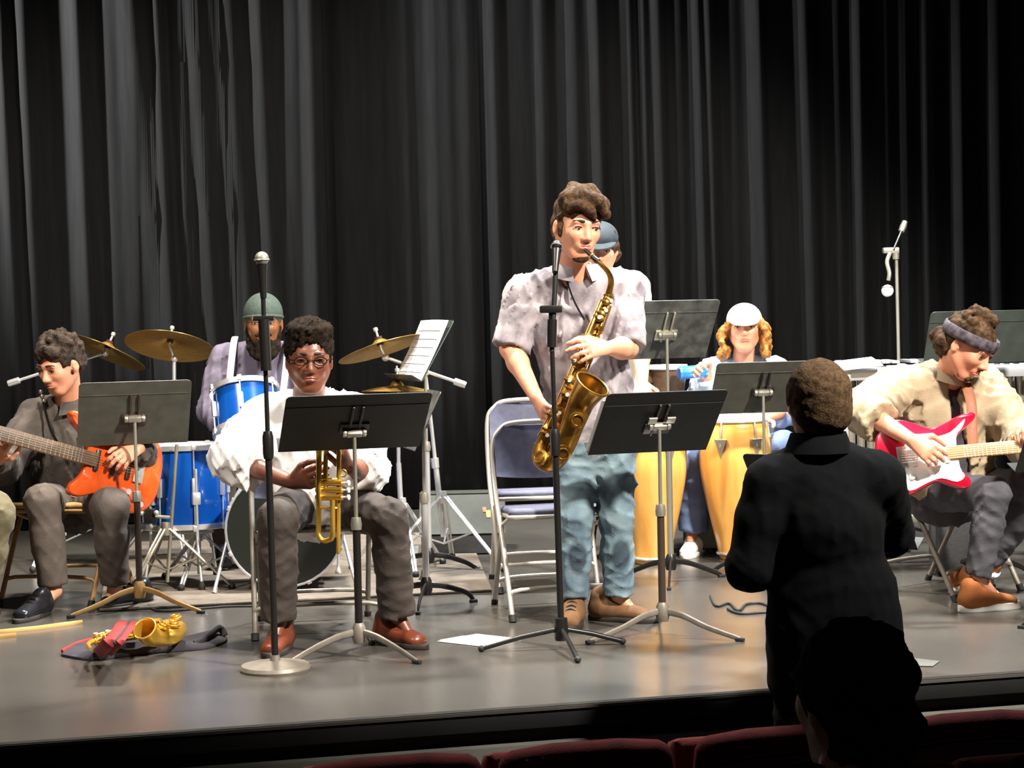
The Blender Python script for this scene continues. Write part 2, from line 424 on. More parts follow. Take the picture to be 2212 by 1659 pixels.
def waves(seed, amp, freq, n=6, aniso=(1, 1, 1)):
    r = np.random.RandomState(seed); K = r.randn(n, 3); K /= np.linalg.norm(K, axis=1)[:, None]; K *= freq * (0.6 + 0.8 * r.rand(n, 1)); K *= np.array(aniso); ph = r.rand(n) * 6.28
    def f(x, y, z):
        s = 0
        for i in range(n): s = s + np.sin(K[i, 0] * x + K[i, 1] * y + K[i, 2] * z + ph[i] + 0.8 * np.sin(K[(i + 1) % n, 0] * y * 0.7 + K[i, 2] * x * 0.6))
        return amp * s / math.sqrt(n)
    return f

def creases(seed, amp, freq, n=5, aniso=(1, 1, 1)):
    """cloth folds: thin raised ridges that come and go"""
    r = np.random.RandomState(seed); K = r.randn(n, 3) * np.array(aniso); K /= np.linalg.norm(K, axis=1)[:, None]; K *= freq * (0.7 + 0.7 * r.rand(n, 1)); ph = r.rand(n) * 6.28
    Q = r.randn(n, 3); Q /= np.linalg.norm(Q, axis=1)[:, None]; Q *= 14
    def f(x, y, z):
        s = 0
        for i in range(n):
            a = K[i, 0] * x + K[i, 1] * y + K[i, 2] * z + ph[i]
            b = Q[i, 0] * x + Q[i, 1] * y + Q[i, 2] * z
            c = Q[i, 1] * x - Q[i, 2] * y + Q[i, 0] * z
            rd = 1 - np.abs(np.sin(a * 0.5 + 1.7 * np.sin(b) + 1.3 * np.sin(c * 1.9 + ph[i])))
            s = s - amp * rd * rd * (0.5 + 0.5 * np.sin(b * 1.3 + ph[i] * 2))
        return s + amp * 0.5
    return f
# ------------------------------------------------------------------ people
def lerp(a, b, t): return Vector(a) * (1 - t) + Vector(b) * t
class Head:
    def __init__(self, C, f, up, H):
        self.C = Vector(C); self.H = H
        self.f = Vector(f).normalized(); u = Vector(up); u = u - self.f * u.dot(self.f); self.u = u.normalized(); self.s = self.u.cross(self.f)
    def at(self, s, f, u): return self.C + (self.s * s + self.f * f + self.u * u) * self.H
    def ax(self): return (self.s, self.f, self.u)
    def e(self, s, f, u, rs, rf, ru, k=0.08):
        H = self.H; return el(self.at(s, f, u), (rs * H, rf * H, ru * H), self.ax(), k * H)
    def c(self, a, b, ra, rb=None, k=0.06):
        H = self.H; return rc(self.at(*a), self.at(*b), ra * H, (ra if rb is None else rb) * H, k * H)
def head_prims(h, ears=True):
    P_ = [h.e(0, -0.06, 0.13, 0.325, 0.405, 0.37, 0.1), h.e(0, 0.1, -0.12, 0.268, 0.29, 0.34, 0.12), h.e(0, 0.235, -0.385, 0.125, 0.11, 0.1, 0.1)]
    for q in (-1, 1):
        P_ += [h.c((q * 0.235, -0.03, -0.17), (q * 0.09, 0.22, -0.395), 0.075, 0.07, 0.1), h.e(q * 0.15, 0.265, -0.07, 0.1, 0.1, 0.1, 0.1)]
    P_ += [h.c((-0.17, 0.345, 0.1), (0.17, 0.345, 0.1), 0.05, None, 0.06), h.c((0, 0.365, 0.06), (0, 0.455, -0.115), 0.032, 0.048, 0.05)]
    for q in (-1, 1):
        P_ += [neg(h.e(q * 0.145, 0.425, 0.03, 0.085, 0.075, 0.055, 0.06)), h.e(q * 0.14, 0.325, 0.025, 0.07, 0.055, 0.05, 0.02),
               h.e(q * 0.05, 0.41, -0.135, 0.036, 0.045, 0.034, 0.03)]
        if ears:
            P_ += [h.e(q * 0.335, -0.03, -0.03, 0.035, 0.075, 0.115, 0.03), neg(h.e(q * 0.372, -0.015, -0.02, 0.022, 0.04, 0.065, 0.03))]
    P_ += [h.e(0, 0.345, -0.245, 0.12, 0.06, 0.06, 0.06)]
    return P_
def face_parts(h, root, lip, iris='iris', brow='brow_dark', mouth_open=0.0, gaze=0.0):
    off = root.location; H = h.H
    R = rot_cols(h.s, h.f, h.u)
    for q in (-1, 1):
        e = MB(off).ball(h.at(q * 0.14, 0.352, 0.020), 0.05 * H, 12, (1.0, 0.52, 0.30), R).build('eye', 'eye_white', root, 180)
        MB(off).ball(h.at(q * 0.14 + gaze, 0.374, 0.016), 0.021 * H, 10, (1, 0.5, 0.95), R).build('iris', iris, e, 180)
        pts = smooth_path([h.at(q * (0.14 + a), 0.386 - abs(a) * 0.25, 0.046 - a * a * 4) for a in (-0.06, -0.02, 0.02, 0.06)], 3)
        MB(off).tube(pts, 0.0075 * H, 6).build('eyelash', brow, root)
        pts = smooth_path([h.at(q * (0.14 + a), 0.392 - (a + 0.08) ** 2 * 1.6, 0.112 + 0.02 * (1 - (a * 12) ** 2 * 0.5)) for a in (-0.085, -0.03, 0.03, 0.09)], 3)
        MB(off).tube(pts, [0.016 * H, 0.02 * H, 0.019 * H, 0.018 * H, 0.016 * H, 0.013 * H, 0.012 * H, 0.011 * H, 0.008 * H, 0.005 * H], 8).build('eyebrow', brow, root)
    for dz, r in ((-0.232, 0.02), (-0.272 - mouth_open, 0.024)):
        pts = smooth_path([h.at(a, 0.403 - a * a * 3.2, dz + (0.006 if abs(a) < 0.02 else 0)) for a in (-0.1, -0.05, 0, 0.05, 0.1)], 3)
        n = len(pts); MB(off).tube(pts, [r * H * (0.35 + 0.65 * math.sin(math.pi * i / (n - 1))) for i in range(n)], 8).build('lips', lip, root)
def hand_prims(w, d, pn, sc_=1.0, side=1, curl=(0.5, 0.5, 0.5, 0.5), thumb=0.5, spread=0.12, tout=0.7):
    """w wrist, d finger direction, pn palm normal (fingers curl towards it); side=+1 puts the thumb on d x pn"""
    d = Vector(d).normalized(); pn = Vector(pn); pn = (pn - d * pn.dot(d)).normalized(); s = d.cross(pn) * side
    w = Vector(w); k = 0.006
    out = [es(w + d * 0.012 * sc_, w + d * 0.075 * sc_, 0.028 * sc_, 0.018 * sc_, 0.04 * sc_, 0.0155 * sc_, s, 0.012)]
    for i, (o, L, r) in enumerate(((0.031, 0.074, 0.0098), (0.0105, 0.084, 0.0102), (-0.0105, 0.078, 0.0098), (-0.030, 0.061, 0.0086))):
        p = w + d * (0.083 - 0.004 * abs(i - 1)) * sc_ + s * o * sc_; c = curl[i]; a = 0.0; sp_ = spread * (1.2 - i * 0.85)
        for j, fr in enumerate((0.45, 0.31, 0.24)):
            a += c * (0.75, 1.0, 0.7)[j]
            q = p + ((d * math.cos(a) + pn * math.sin(a)) + s * sp_ * (1 if j == 0 else 0.6)).normalized() * L * fr * sc_
            out.append(rc(p, q, (r - 0.0007 * j) * sc_, (r - 0.0007 * (j + 1)) * sc_, k)); p = q
    p = w + d * 0.022 * sc_ + s * 0.026 * sc_ + pn * 0.004 * sc_
    v = (d * (1 - tout * 0.5) + s * tout + pn * 0.3 * thumb).normalized(); q = p + v * 0.045 * sc_
    out.append(rc(p, q, 0.0155 * sc_, 0.0118 * sc_, 0.012))
    v = (d * (1 - tout * 0.35) + s * tout * (0.45 - thumb * 0.5) + pn * 0.7 * thumb).normalized(); r_ = q + v * 0.034 * sc_
    out.append(rc(q, r_, 0.0115 * sc_, 0.0105 * sc_, k))
    v = (d * 0.9 + s * (0.2 - thumb * 0.6) + pn * 0.8 * thumb).normalized()
    out.append(rc(r_, r_ + v * 0.026 * sc_, 0.0105 * sc_, 0.0085 * sc_, k))
    return out
def torso_prims(J, g=0.0, top=True, pel=True, depth=1.0, k=0.04):
    SL, SR, N = J['SL'], J['SR'], J['N']; mid = (SL + SR) / 2; wide = (SR - SL).normalized(); sw = (SR - SL).length / 2
    Pv = (J['HL'] + J['HR']) / 2; hw = (J['HR'] - J['HL']).length / 2 + 0.075
    wa = J.get('WA', lerp(Pv, mid, 0.40)); ch = lerp(wa, mid, 0.6)
    wp = (J['HR'] - J['HL']).normalized()
    o = []
    if pel: o.append(es(Pv, lerp(Pv, wa, 0.5), hw + g, 0.11 * depth + g, hw * 0.96 + g, 0.108 * depth + g, wp, k))
    o.append(es(lerp(Pv, wa, 0.4), wa, hw * 0.96 + g, 0.106 * depth + g, (hw + sw * 0.85) * 0.47 + g, 0.104 * depth + g, wp, k))
    o.append(es(wa, ch, (hw + sw * 0.85) * 0.47 + g, 0.104 * depth + g, sw * 0.9 + g, 0.115 * depth + g, wide, k))
    o.append(es(ch, lerp(ch, mid, 0.8), sw * 0.9 + g, 0.115 * depth + g, sw * 0.85 + g, 0.085 * depth + g, wide, k))
    if top:
        for S in (SL, SR): o.append(rc(lerp(mid, S, 0.35) + (N - mid) * 0.55, S, 0.055 + g, 0.056 + g, k))
    return o
def leg_prims(J, q, g=0.0, k=0.03):
    H_, K, A_ = J['H' + q], J['K' + q], J['A' + q]
    calf = lerp(K, A_, 0.3)
    return [rc(H_, K, 0.084 + g, 0.057 + g, k), rc(K, calf, 0.055 + g, 0.055 + g, k), rc(calf, A_, 0.055 + g, 0.036 + g, k)]
def arm_prims(J, q, g=0.0, k=0.02):
    S, E, W = J['S' + q], J['E' + q], J['W' + q]; fm = lerp(E, W, 0.3)
    return [rc(S, lerp(S, E, 0.4), 0.052 + g, 0.05 + g, k), rc(lerp(S, E, 0.4), E, 0.05 + g, 0.041 + g, k), rc(E, fm, 0.041 + g, 0.043 + g, k), rc(fm, W, 0.043 + g, 0.027 + g, k)]
def person(label, J, face, H, skin, hands=(), up=(0, 0, 1), h=0.0065, loc=None, ears=True, extra=(), neck=0.056):
    base = loc if loc is not None else Vector(((J['HL'].x + J['HR'].x) / 2, (J['HL'].y + J['HR'].y) / 2, min(J['AL'].z, J['AR'].z) - 0.09))
    root = thing('person', label, 'person', base)
    hd = Head(J['C'], face, up, H)
    pr = torso_prims(J, -0.012) + leg_prims(J, 'L', -0.008) + leg_prims(J, 'R', -0.008) + arm_prims(J, 'L') + arm_prims(J, 'R')
    for q in 'LR':
        A_, T_ = J['A' + q], J['T' + q]; pr.append(rc(A_, lerp(A_, T_, 0.4) - Vector((0, 0, 0.025)), 0.03, 0.02, 0.02))
    pr += [rc(J['N'] - hd.u * 0.02, hd.at(0, -0.1, -0.18), neck + 0.006, neck, 0.035)]
    pr += head_prims(hd, ears)
    for hp in hands: pr += hp
    pr += list(extra)
    sculpt('body', pr, skin, root, h)
    return root, hd
def shirt(root, J, mat, g=0.016, sleeves=('wrist', 'wrist'), hem=None, name='shirt', seed=3, amp=0.004, depth=1.0, h=0.009, collar=None, open_front=None, loose=0.0, neckcut=None, sg=0.0, pel=True):
    pr = torso_prims(J, g, depth=depth, pel=pel)
    N = J['N']
    if hem is not None:
        wa = J.get('WA', lerp((J['HL'] + J['HR']) / 2, (J['SL'] + J['SR']) / 2, 0.4))
        hw = (J['HR'] - J['HL']).length / 2 + 0.075; pr.append(es(wa, hem, hw + g, 0.105 * depth + g, hw + g + 0.012 + loose, 0.112 * depth + g + loose, (J['HR'] - J['HL']), 0.04))
    for q, s in zip('LR', sleeves):
        S, E, W = J['S' + q], J['E' + q], J['W' + q]
        if s == 'none': continue
        pr.append(rc(S, lerp(S, E, 0.45), 0.056 + g + sg, 0.054 + g + sg, 0.03))
        if s == 'short':
            pr.append(fc(lerp(S, E, 0.2), lerp(S, E, 0.72), 0.056 + g + sg, 0.058 + g + sg, 0.015))
        elif s == 'elbow':
            pr.append(fc(lerp(S, E, 0.3), lerp(S, E, 0.98), 0.054 + g + sg, 0.052 + g + sg, 0.015)); pr.append(fc(lerp(S, E, 0.72), lerp(S, E, 1.0), 0.056 + g + sg, 0.056 + g + sg, 0.004))
        elif s == 'fore':
            pr.append(rc(lerp(S, E, 0.4), E, 0.052 + g + sg, 0.047 + g + sg, 0.02)); pr.append(fc(E, lerp(E, W, 0.42), 0.049 + g + sg, 0.05 + g + sg, 0.02))
        else:
            pr.append(rc(lerp(S, E, 0.4), E, 0.052 + g + sg, 0.046 + g + sg, 0.02)); pr.append(rc(E, lerp(E, W, 0.5), 0.046 + g + sg, 0.043 + g + sg, 0.02)); pr.append(fc(lerp(E, W, 0.4), lerp(E, W, 0.95), 0.043 + g, 0.036 + g, 0.012))
    if neckcut is not None:
        pr.append(neg(rc(neckcut[0], neckcut[1], neckcut[2], neckcut[3], 0.01)))
    if open_front is not None: pr += open_front
    w1 = creases(seed, amp * 1.7, 95, 6, (1, 1, 0.45)); w2 = waves(seed + 9, amp * 0.25, 60, 4)
    return sculpt(name, pr, mat, root, h, lambda x, y, z: w1(x, y, z) + w2(x, y, z), relax=1)
def collar_ring(root, N, hd, mat, r=0.066, tall=0.035, gap=True, name='collar'):
    off = root.location; f = Vector((hd.f.x, hd.f.y, 0)).normalized(); s = Vector((0, 0, 1)).cross(f); mb = MB(off); n = 24
    vs = []; fs = []
    for i in range(n + 1):
        a = math.radians(22 + (316) * i / n) if gap else 2 * math.pi * i / n
        d = f * math.cos(a) + s * math.sin(a); k = math.cos(a)
        b = N + d * (r + 0.012); tp = N + d * (r) + Vector((0, 0, tall - 0.02 * max(k, 0))); ou = N + d * (r + 0.028 + 0.012 * max(k, 0)) - Vector((0, 0, 0.012 + 0.035 * max(k, 0)))
        vs += [b - Vector((0, 0, 0.02)), tp, tp + d * 0.006, ou]
        if i:
            o = (i - 1) * 4
            for j in range(4): fs.append((o + j, o + 4 + j, o + 4 + (j + 1) % 4, o + (j + 1) % 4))
    fs.append((0, 1, 2, 3)); fs.append((n * 4, n * 4 + 3, n * 4 + 2, n * 4 + 1))
    mb.add(vs, fs); return mb.build(name, mat, root)
def trousers(root, J, mat, g=0.014, h=0.009, seed=5, amp=0.004, cuff=(1.0, 1.0), flare=0.0, waist=0.5, name='trousers', gl=0.0):
    Pv = (J['HL'] + J['HR']) / 2; mid = (J['SL'] + J['SR']) / 2; hw = (J['HR'] - J['HL']).length / 2 + 0.075; wa = J.get('WA', lerp(Pv, mid, 0.4))
    wp = (J['HR'] - J['HL']).normalized()
    pr = [es(Pv, lerp(Pv, wa, waist), hw + g, 0.112 + g, hw * 0.97 + g, 0.11 + g, wp, 0.04)]
    for q, cf in zip('LR', cuff):
        H_, K, A_ = J['H' + q], J['K' + q], J['A' + q]; e = lerp(K, A_, cf)
        pr += [rc(H_, K, 0.086 + g, 0.06 + g + gl, 0.04), rc(K, lerp(K, e, 0.45), 0.06 + g + gl, 0.056 + g + gl, 0.03), fc(lerp(K, e, 0.3), e, 0.058 + g + gl, 0.045 + g + flare + gl, 0.02)]
    w1 = creases(seed, amp * 1.15, 95, 6, (0.75, 0.75, 1.0)); w2 = waves(seed + 4, amp * 0.2, 60, 4)
    return sculpt(name, pr, mat, root, h, lambda x, y, z: w1(x, y, z) + w2(x, y, z), relax=1)
def shoe(root, A_, T_, mat, sole, z0=0.0, L=0.28, wd=0.044, tall=0.05, sole_h=0.022, lace=None, name='shoe'):
    off = root.location; d = Vector((T_.x - A_.x, T_.y - A_.y, 0)).normalized(); s = Vector((0, 0, 1)).cross(d)
    toe = Vector((T_.x, T_.y, z0)); heel = toe - d * L; zz = Vector((0, 0, 1))
    pr = [rc(heel + d * 0.045 + zz * 0.045, heel + d * 0.1 + zz * 0.05, 0.042, 0.045, 0.02), rc(heel + d * 0.045 + zz * 0.05, heel + d * 0.055 + zz * (0.05 + tall), 0.041, 0.043, 0.02),
          es(heel + d * 0.08 + zz * 0.05, toe - d * 0.05 + zz * 0.03, wd, 0.048, wd * 0.95, 0.028, s, 0.025), half((0, 0, z0 + sole_h * 0.5), (0, 0, -1))]
    sh = sculpt(name, pr, mat, root, 0.006)
    poly = []
    for i in range(28):
        a = 2 * math.pi * i / 28; x = math.cos(a); y = math.sin(a)
        wv = wd * (1.02 if x > 0 else 0.9) * (1 - 0.12 * math.exp(-((x + 0.1) / 0.25) ** 2)) + 0.005
        poly.append((x * (L / 2 + 0.004) * (1 if abs(x) < 0.99 else 1), y * wv if abs(x) < 0.2 else y * wv * (1.06)))
    MB(off).prism(poly, heel + d * L / 2 + zz * sole_h / 2, d, s, zz, sole_h, 0.003).build('sole', sole, sh)
    if lace:
        for i in range(3):
            c = heel + d * (0.12 + i * 0.028) + zz * (0.094 - i * 0.011)
            MB(off).tube(smooth_path([c - s * 0.02 - zz * 0.004, c + zz * 0.006, c + s * 0.02 - zz * 0.004], 3), 0.0035, 6).build('lace', lace, sh)
    return sh
def hair(root, prims, mat, seed=1, amp=0.006, freq=110, h=0.0055, name='hair', n=8):
    w1 = waves(seed, amp, freq, n); w2 = waves(seed + 3, amp * 0.5, freq * 2.1, n)
    return sculpt(name, prims, mat, root, h, lambda x, y, z: w1(x, y, z) + w2(x, y, z), relax=0)
def cap_hair(hd, g=0.03, front=0.16, back=True, cut=-0.12):
    """close hair shell: skull inflated, face side cut away"""
    return [hd.e(0, -0.06, 0.14, 0.325 + g, 0.405 + g, 0.37 + g, 0.05), hd.e(0, -0.2, -0.1, 0.27 + g * 0.6, 0.25 + g * 0.5, 0.25, 0.08),
            neg(hd.e(0, 0.46, -0.14, 0.31, 0.42, 0.42 - front * 0.0 + 0.0, 0.03)), neg(hd.e(0, 0.1, -0.45, 0.5, 0.4, 0.3, 0.03)), ]
# ------------------------------------------------------------------ the place
E0 = G(0, 1612); E1 = G(2212, 1455); ED = (E1 - E0).normalized(); EN = Vector((ED.y, -ED.x, 0))   # EN points to the audience
ECEN = (E0 + E1) / 2
ROT = rot_cols(ED, -EN, Vector((0, 0, 1)))
YAW = math.atan2(ED.y, ED.x)
def ep(s, n, z): return ECEN + ED * s + EN * n + Vector((0, 0, z))
def struct(name, mb, mat, parent=None, smooth=30):
    o = mb.build(name, mat, parent, smooth)
    if parent is None: o['kind'] = 'structure'
    return o
struct('floor', MB().box(ep(0, -4.5, -0.005), (20, 9.0, 0.010), ROT), 'stage_vinyl')
struct('trim_1', MB().box(ep(0, -0.022, 0.001), (20, 0.035, 0.004), ROT, 0.001), 'nosing')
struct('trim_3', MB().box(ep(0, -0.05, -0.042), (20, 0.09, 0.05), ROT, 0.004), 'stage_face')
wf = struct('wall_front', MB().box(ep(0, -0.14, -0.36), (20, 0.16, 0.66), ROT), 'fascia')
struct('trim_2', MB().box(ep(0, -0.03, -0.40), (20, 0.06, 0.57), ROT, 0.006), 'ledge')
pc = G(1585, 1550, -0.055)
MB().box(ep((pc - ECEN).dot(ED), -0.045, -0.075), (0.13, 0.03, 0.085), ROT, 0.004).build('access_panel', 'stage_face', wf)
hf = MB(); a, b = ep(-10, 0.0, -0.68), ep(10, 0.0, -0.68); c_, d_ = ep(10, 7.5, -0.36), ep(-10, 7.5, -0.36)
dn = Vector((0, 0, -0.1)); hf.add([a, b, c_, d_, a + dn, b + dn, c_ + dn, d_ + dn], [(0, 1, 2, 3), (4, 7, 6, 5), (0, 4, 5, 1), (1, 5, 6, 2), (2, 6, 7, 3), (3, 7, 4, 0)])
struct('floor.001', hf, 'house_carpet')
def housez(n): return -0.68 + 0.32 * n / 7.5
struct('wall_back', MB().box(ep(0, -8.6, 3.0), (20, 0.15, 6.0), ROT), 'stage_face')

# ---- black stage curtain: three drops hanging in vertical folds
CP = Vector((0, 12.25, 0))
def cpos(px, y=300):
    q = ray(px, y); nrm = Vector((-ED.y, ED.x, 0)); t = (CP - Vector((0, 0, 0))).dot(nrm) / q.dot(nrm)
    return (q * t - CP).dot(ED)
# fold: photo x, depth, width of the lit flank, width of the far flank, lean
FOLDS = [(-60, .08, .05, .25, .03), (8, .07, .03, .08, .02), (50, .06, .03, .16, .02), (105, -.03, .05, .2, .0), (166, .07, .035, .14, .015), (232, .05, .08, .22, .0), (306, .09, .045, .10, .055), (345, .10, .05, .05, .02),
         (380, .05, .05, .08, .03), (428, .09, .045, .07, .05), (474, .08, .035, .10, .055), (508, .07, .04, .07, .035), (562, .06, .045, .12, .015), (610, .04, .08, .1, -.02), (662, .07, .045, .14, .0),
         (735, .04, .06, .2, .0), (800, .035, .05, .12, .0), (838, .04, .04, .1, .0), (938, .05, .05, .2, .0), (1000, .03, .06, .1, .0), (1058, .07, .035, .12, .005),
         (1110, .03, .05, .1, .0), (1160, .04, .04, .1, .0), (1225, .05, .08, .12, .0), (1281, .08, .035, .12, .012), (1352, .08, .035, .06, .008), (1384, .05, .03, .06, .005), (1410, .08, .04, .14, .012), (1452, .04, .05, .08, .0),
         (1499, .08, .035, .03, .01), (1519, .08, .035, .16, .012), (1570, .04, .06, .1, .0), (1620, .11, .06, .10, .012), (1668, .04, .08, .1, .005), (1720, .09, .045, .14, .015), (1790, .05, .06, .1, .0), (1836, .07, .04, .16, .0),
         (1898, .06, .035, .1, .0), (1940, .04, .04, .1, .0), (1985, .06, .045, .16, .0), (2060, .05, .05, .18, .0), (2130, .06, .04, .2, .0), (2200, .05, .05, .2, .0), (2280, .06, .05, .2, .0)]
FS = [(cpos(f[0]),) + f[1:] for f in FOLDS]
def sst(x): x = np.clip(x, 0, 1); return x * x * (3 - 2 * x)
def curtain(name, s0, s1, shift, label, seed):
    s = np.arange(s0, s1, 0.011); zs = np.linspace(0.012, 5.8, 7); rs = np.random.RandomState(seed); vs = []; fs = []
    ph = rs.rand(6) * 6
    for zz in zs:
        o = 0.02 * np.sin(s * 2.1 + ph[0]) + 0.012 * np.sin(s * 17 + ph[1]) + 0.006 * np.sin(s * 41 + ph[2] + 0.2 * zz)
        for (c, A_, w1, w2, ln) in FS:
            q = s - c + ln * (zz - 2.2)
            o = o + A_ * sst((q + w1) / (1.6 * w1)) * (1 - sst((q - w1 * 0.6) / w2))
        for i in range(len(s)):
            p = CP + ED * float(s[i]) + EN * (float(o[i]) + shift); vs.append((p.x, p.y, zz))
    n = len(s); m = len(zs)
    for j in range(m - 1):
        for i in range(n - 1): fs.append((j * n + i, j * n + i + 1, (j + 1) * n + i + 1, (j + 1) * n + i))
    back = len(vs)
    o = mesh_obj(name, vs, fs, 'velour', None, 180, recalc=False)
    md = o.modifiers.new('thickness', 'SOLIDIFY'); md.thickness = 0.006; md.offset = 0
    tag(o, label, 'curtain', 'black stage curtain drops')
    return o
curtain('stage_curtain', cpos(-900), cpos(700), 0.03, 'black velour curtain drop with lit grey folds behind the drum kit', 1)
curtain('stage_curtain', cpos(640), cpos(1085), -0.10, 'dark middle curtain drop between the drummer and the saxophonist', 2)
curtain('stage_curtain', cpos(1052), cpos(3000), 0.03, 'black velour curtain drop behind the hand drums and right guitarist', 3)

# ---- theatre seats
def seat_parts(t):
    # local: faces +Y, back towards -Y, z=0 at the floor
    prof = []
    for i in range(21):
        a = math.pi * i / 20; prof.append((math.cos(a) * 0.235 * (1.0), 0.0))
    w = 0.235
    outline = [(-w * 0.96, 0.36), (w * 0.96, 0.36), (w, 0.62), (w, 0.72)] + [(w - 0.05 + 0.05 * math.cos(a), 0.735 + 0.05 * math.sin(a)) for a in (0.3, 0.8, 1.3)] + [(0.09, 0.795), (-0.09, 0.795)] + [(-w + 0.05 - 0.05 * math.cos(a), 0.735 + 0.05 * math.sin(a)) for a in (1.3, 0.8, 0.3)] + [(-w, 0.72), (-w, 0.62)]
    tl = math.radians(-10); y = Vector((0, math.sin(tl), math.cos(tl))); x = Vector((1, 0, 0)); z = Vector((0, -math.cos(tl), math.sin(tl)))
    o = Vector((0, -0.02, 0))
    MB().prism(outline, o, x, y, z, 0.075, 0.024).build('backrest', 'seat_red', t, 60)
    inner = [(p[0] * 0.86, (p[1] - 0.56) * 0.80 + 0.545) for p in outline]
    MB().prism(inner, o + z * 0.036, x, y, z, 0.016, 0.005).build('back_panel', 'seat_trim', t, 60)
    path = [o + z * 0.042 + x * (p[0] * 0.89) + y * ((p[1] - 0.56) * 0.83 + 0.547) for p in outline]
    MB().tube(path + [path[0]], 0.0035, 6, False).build('piping', 'seat_trim', t)
    MB().box((0, 0.09, 0.52), (0.44, 0.09, 0.38), Matrix.Rotation(math.radians(-16), 3, 'X'), 0.03).build('seat_cushion', 'seat_red', t, 60)
    for sx in (-1,):
        ar = MB().box((sx * 0.25, 0.12, 0.60), (0.05, 0.30, 0.035), None, 0.012).build('armrest', 'seat_trim', t, 60)
        MB().box((sx * 0.25, 0.06, 0.30), (0.035, 0.14, 0.58), None, 0.008).build('side_frame', 'tube_black', ar, 60)
def copy_tree(o, parent=None):
    c = o.copy(); COL.objects.link(c); c.parent = parent
    for ch in list(o.children): copy_tree(ch, c)
    return c
proto_seat = None
def place_seat(pos, label, group='red theatre seats', yaw=0.0):
    global proto_seat
    if proto_seat is None:
        t = thing('theatre_seat', label, 'seat', (0, 0, 0), None, group); seat_parts(t); proto_seat = t
    else: t = copy_tree(proto_seat); t['label'] = label
    t.matrix_world = Matrix.Translation(pos) @ Matrix.Rotation(YAW + yaw, 4, 'Z')
    return t
def row_pt(px, d0):
    # a point on a seat row parallel to the stage edge that passes depth d0 at photo x=1235
    q0 = P(1235, 1600, d0); q = ray(px, 1600); nrm = Vector((-ED.y, ED.x, 0)); t = q0.dot(nrm) / Vector((q.x, q.y, 0)).dot(nrm)
    return Vector((q.x * t, q.y * t, 0))
def housez_at(p): return housez(max(0, (p - ECEN).dot(EN)))
for px, lab in ((828, 'red theatre seat at the bottom edge, leftmost and barely rising into view'), (1235, 'red theatre seat below the saxophonist, in front of the stage'), (1640, 'red theatre seat directly behind the standing conductor'),
                (2045, 'red theatre seat of the row nearest the stage, right of the dark head'), (2440, 'red theatre seat nearest the stage at the far right edge')):
    p = row_pt(px, 4.95); place_seat(Vector((p.x, p.y, housez_at(p))), lab)
for px, lab in ((1815, 'red theatre seat just in front of the seated dark-haired spectator'), (2300, 'red theatre seat in the lower right corner of the second row')):
    p = row_pt(px, 4.12); place_seat(Vector((p.x, p.y, housez_at(p) + 0.06)), lab)
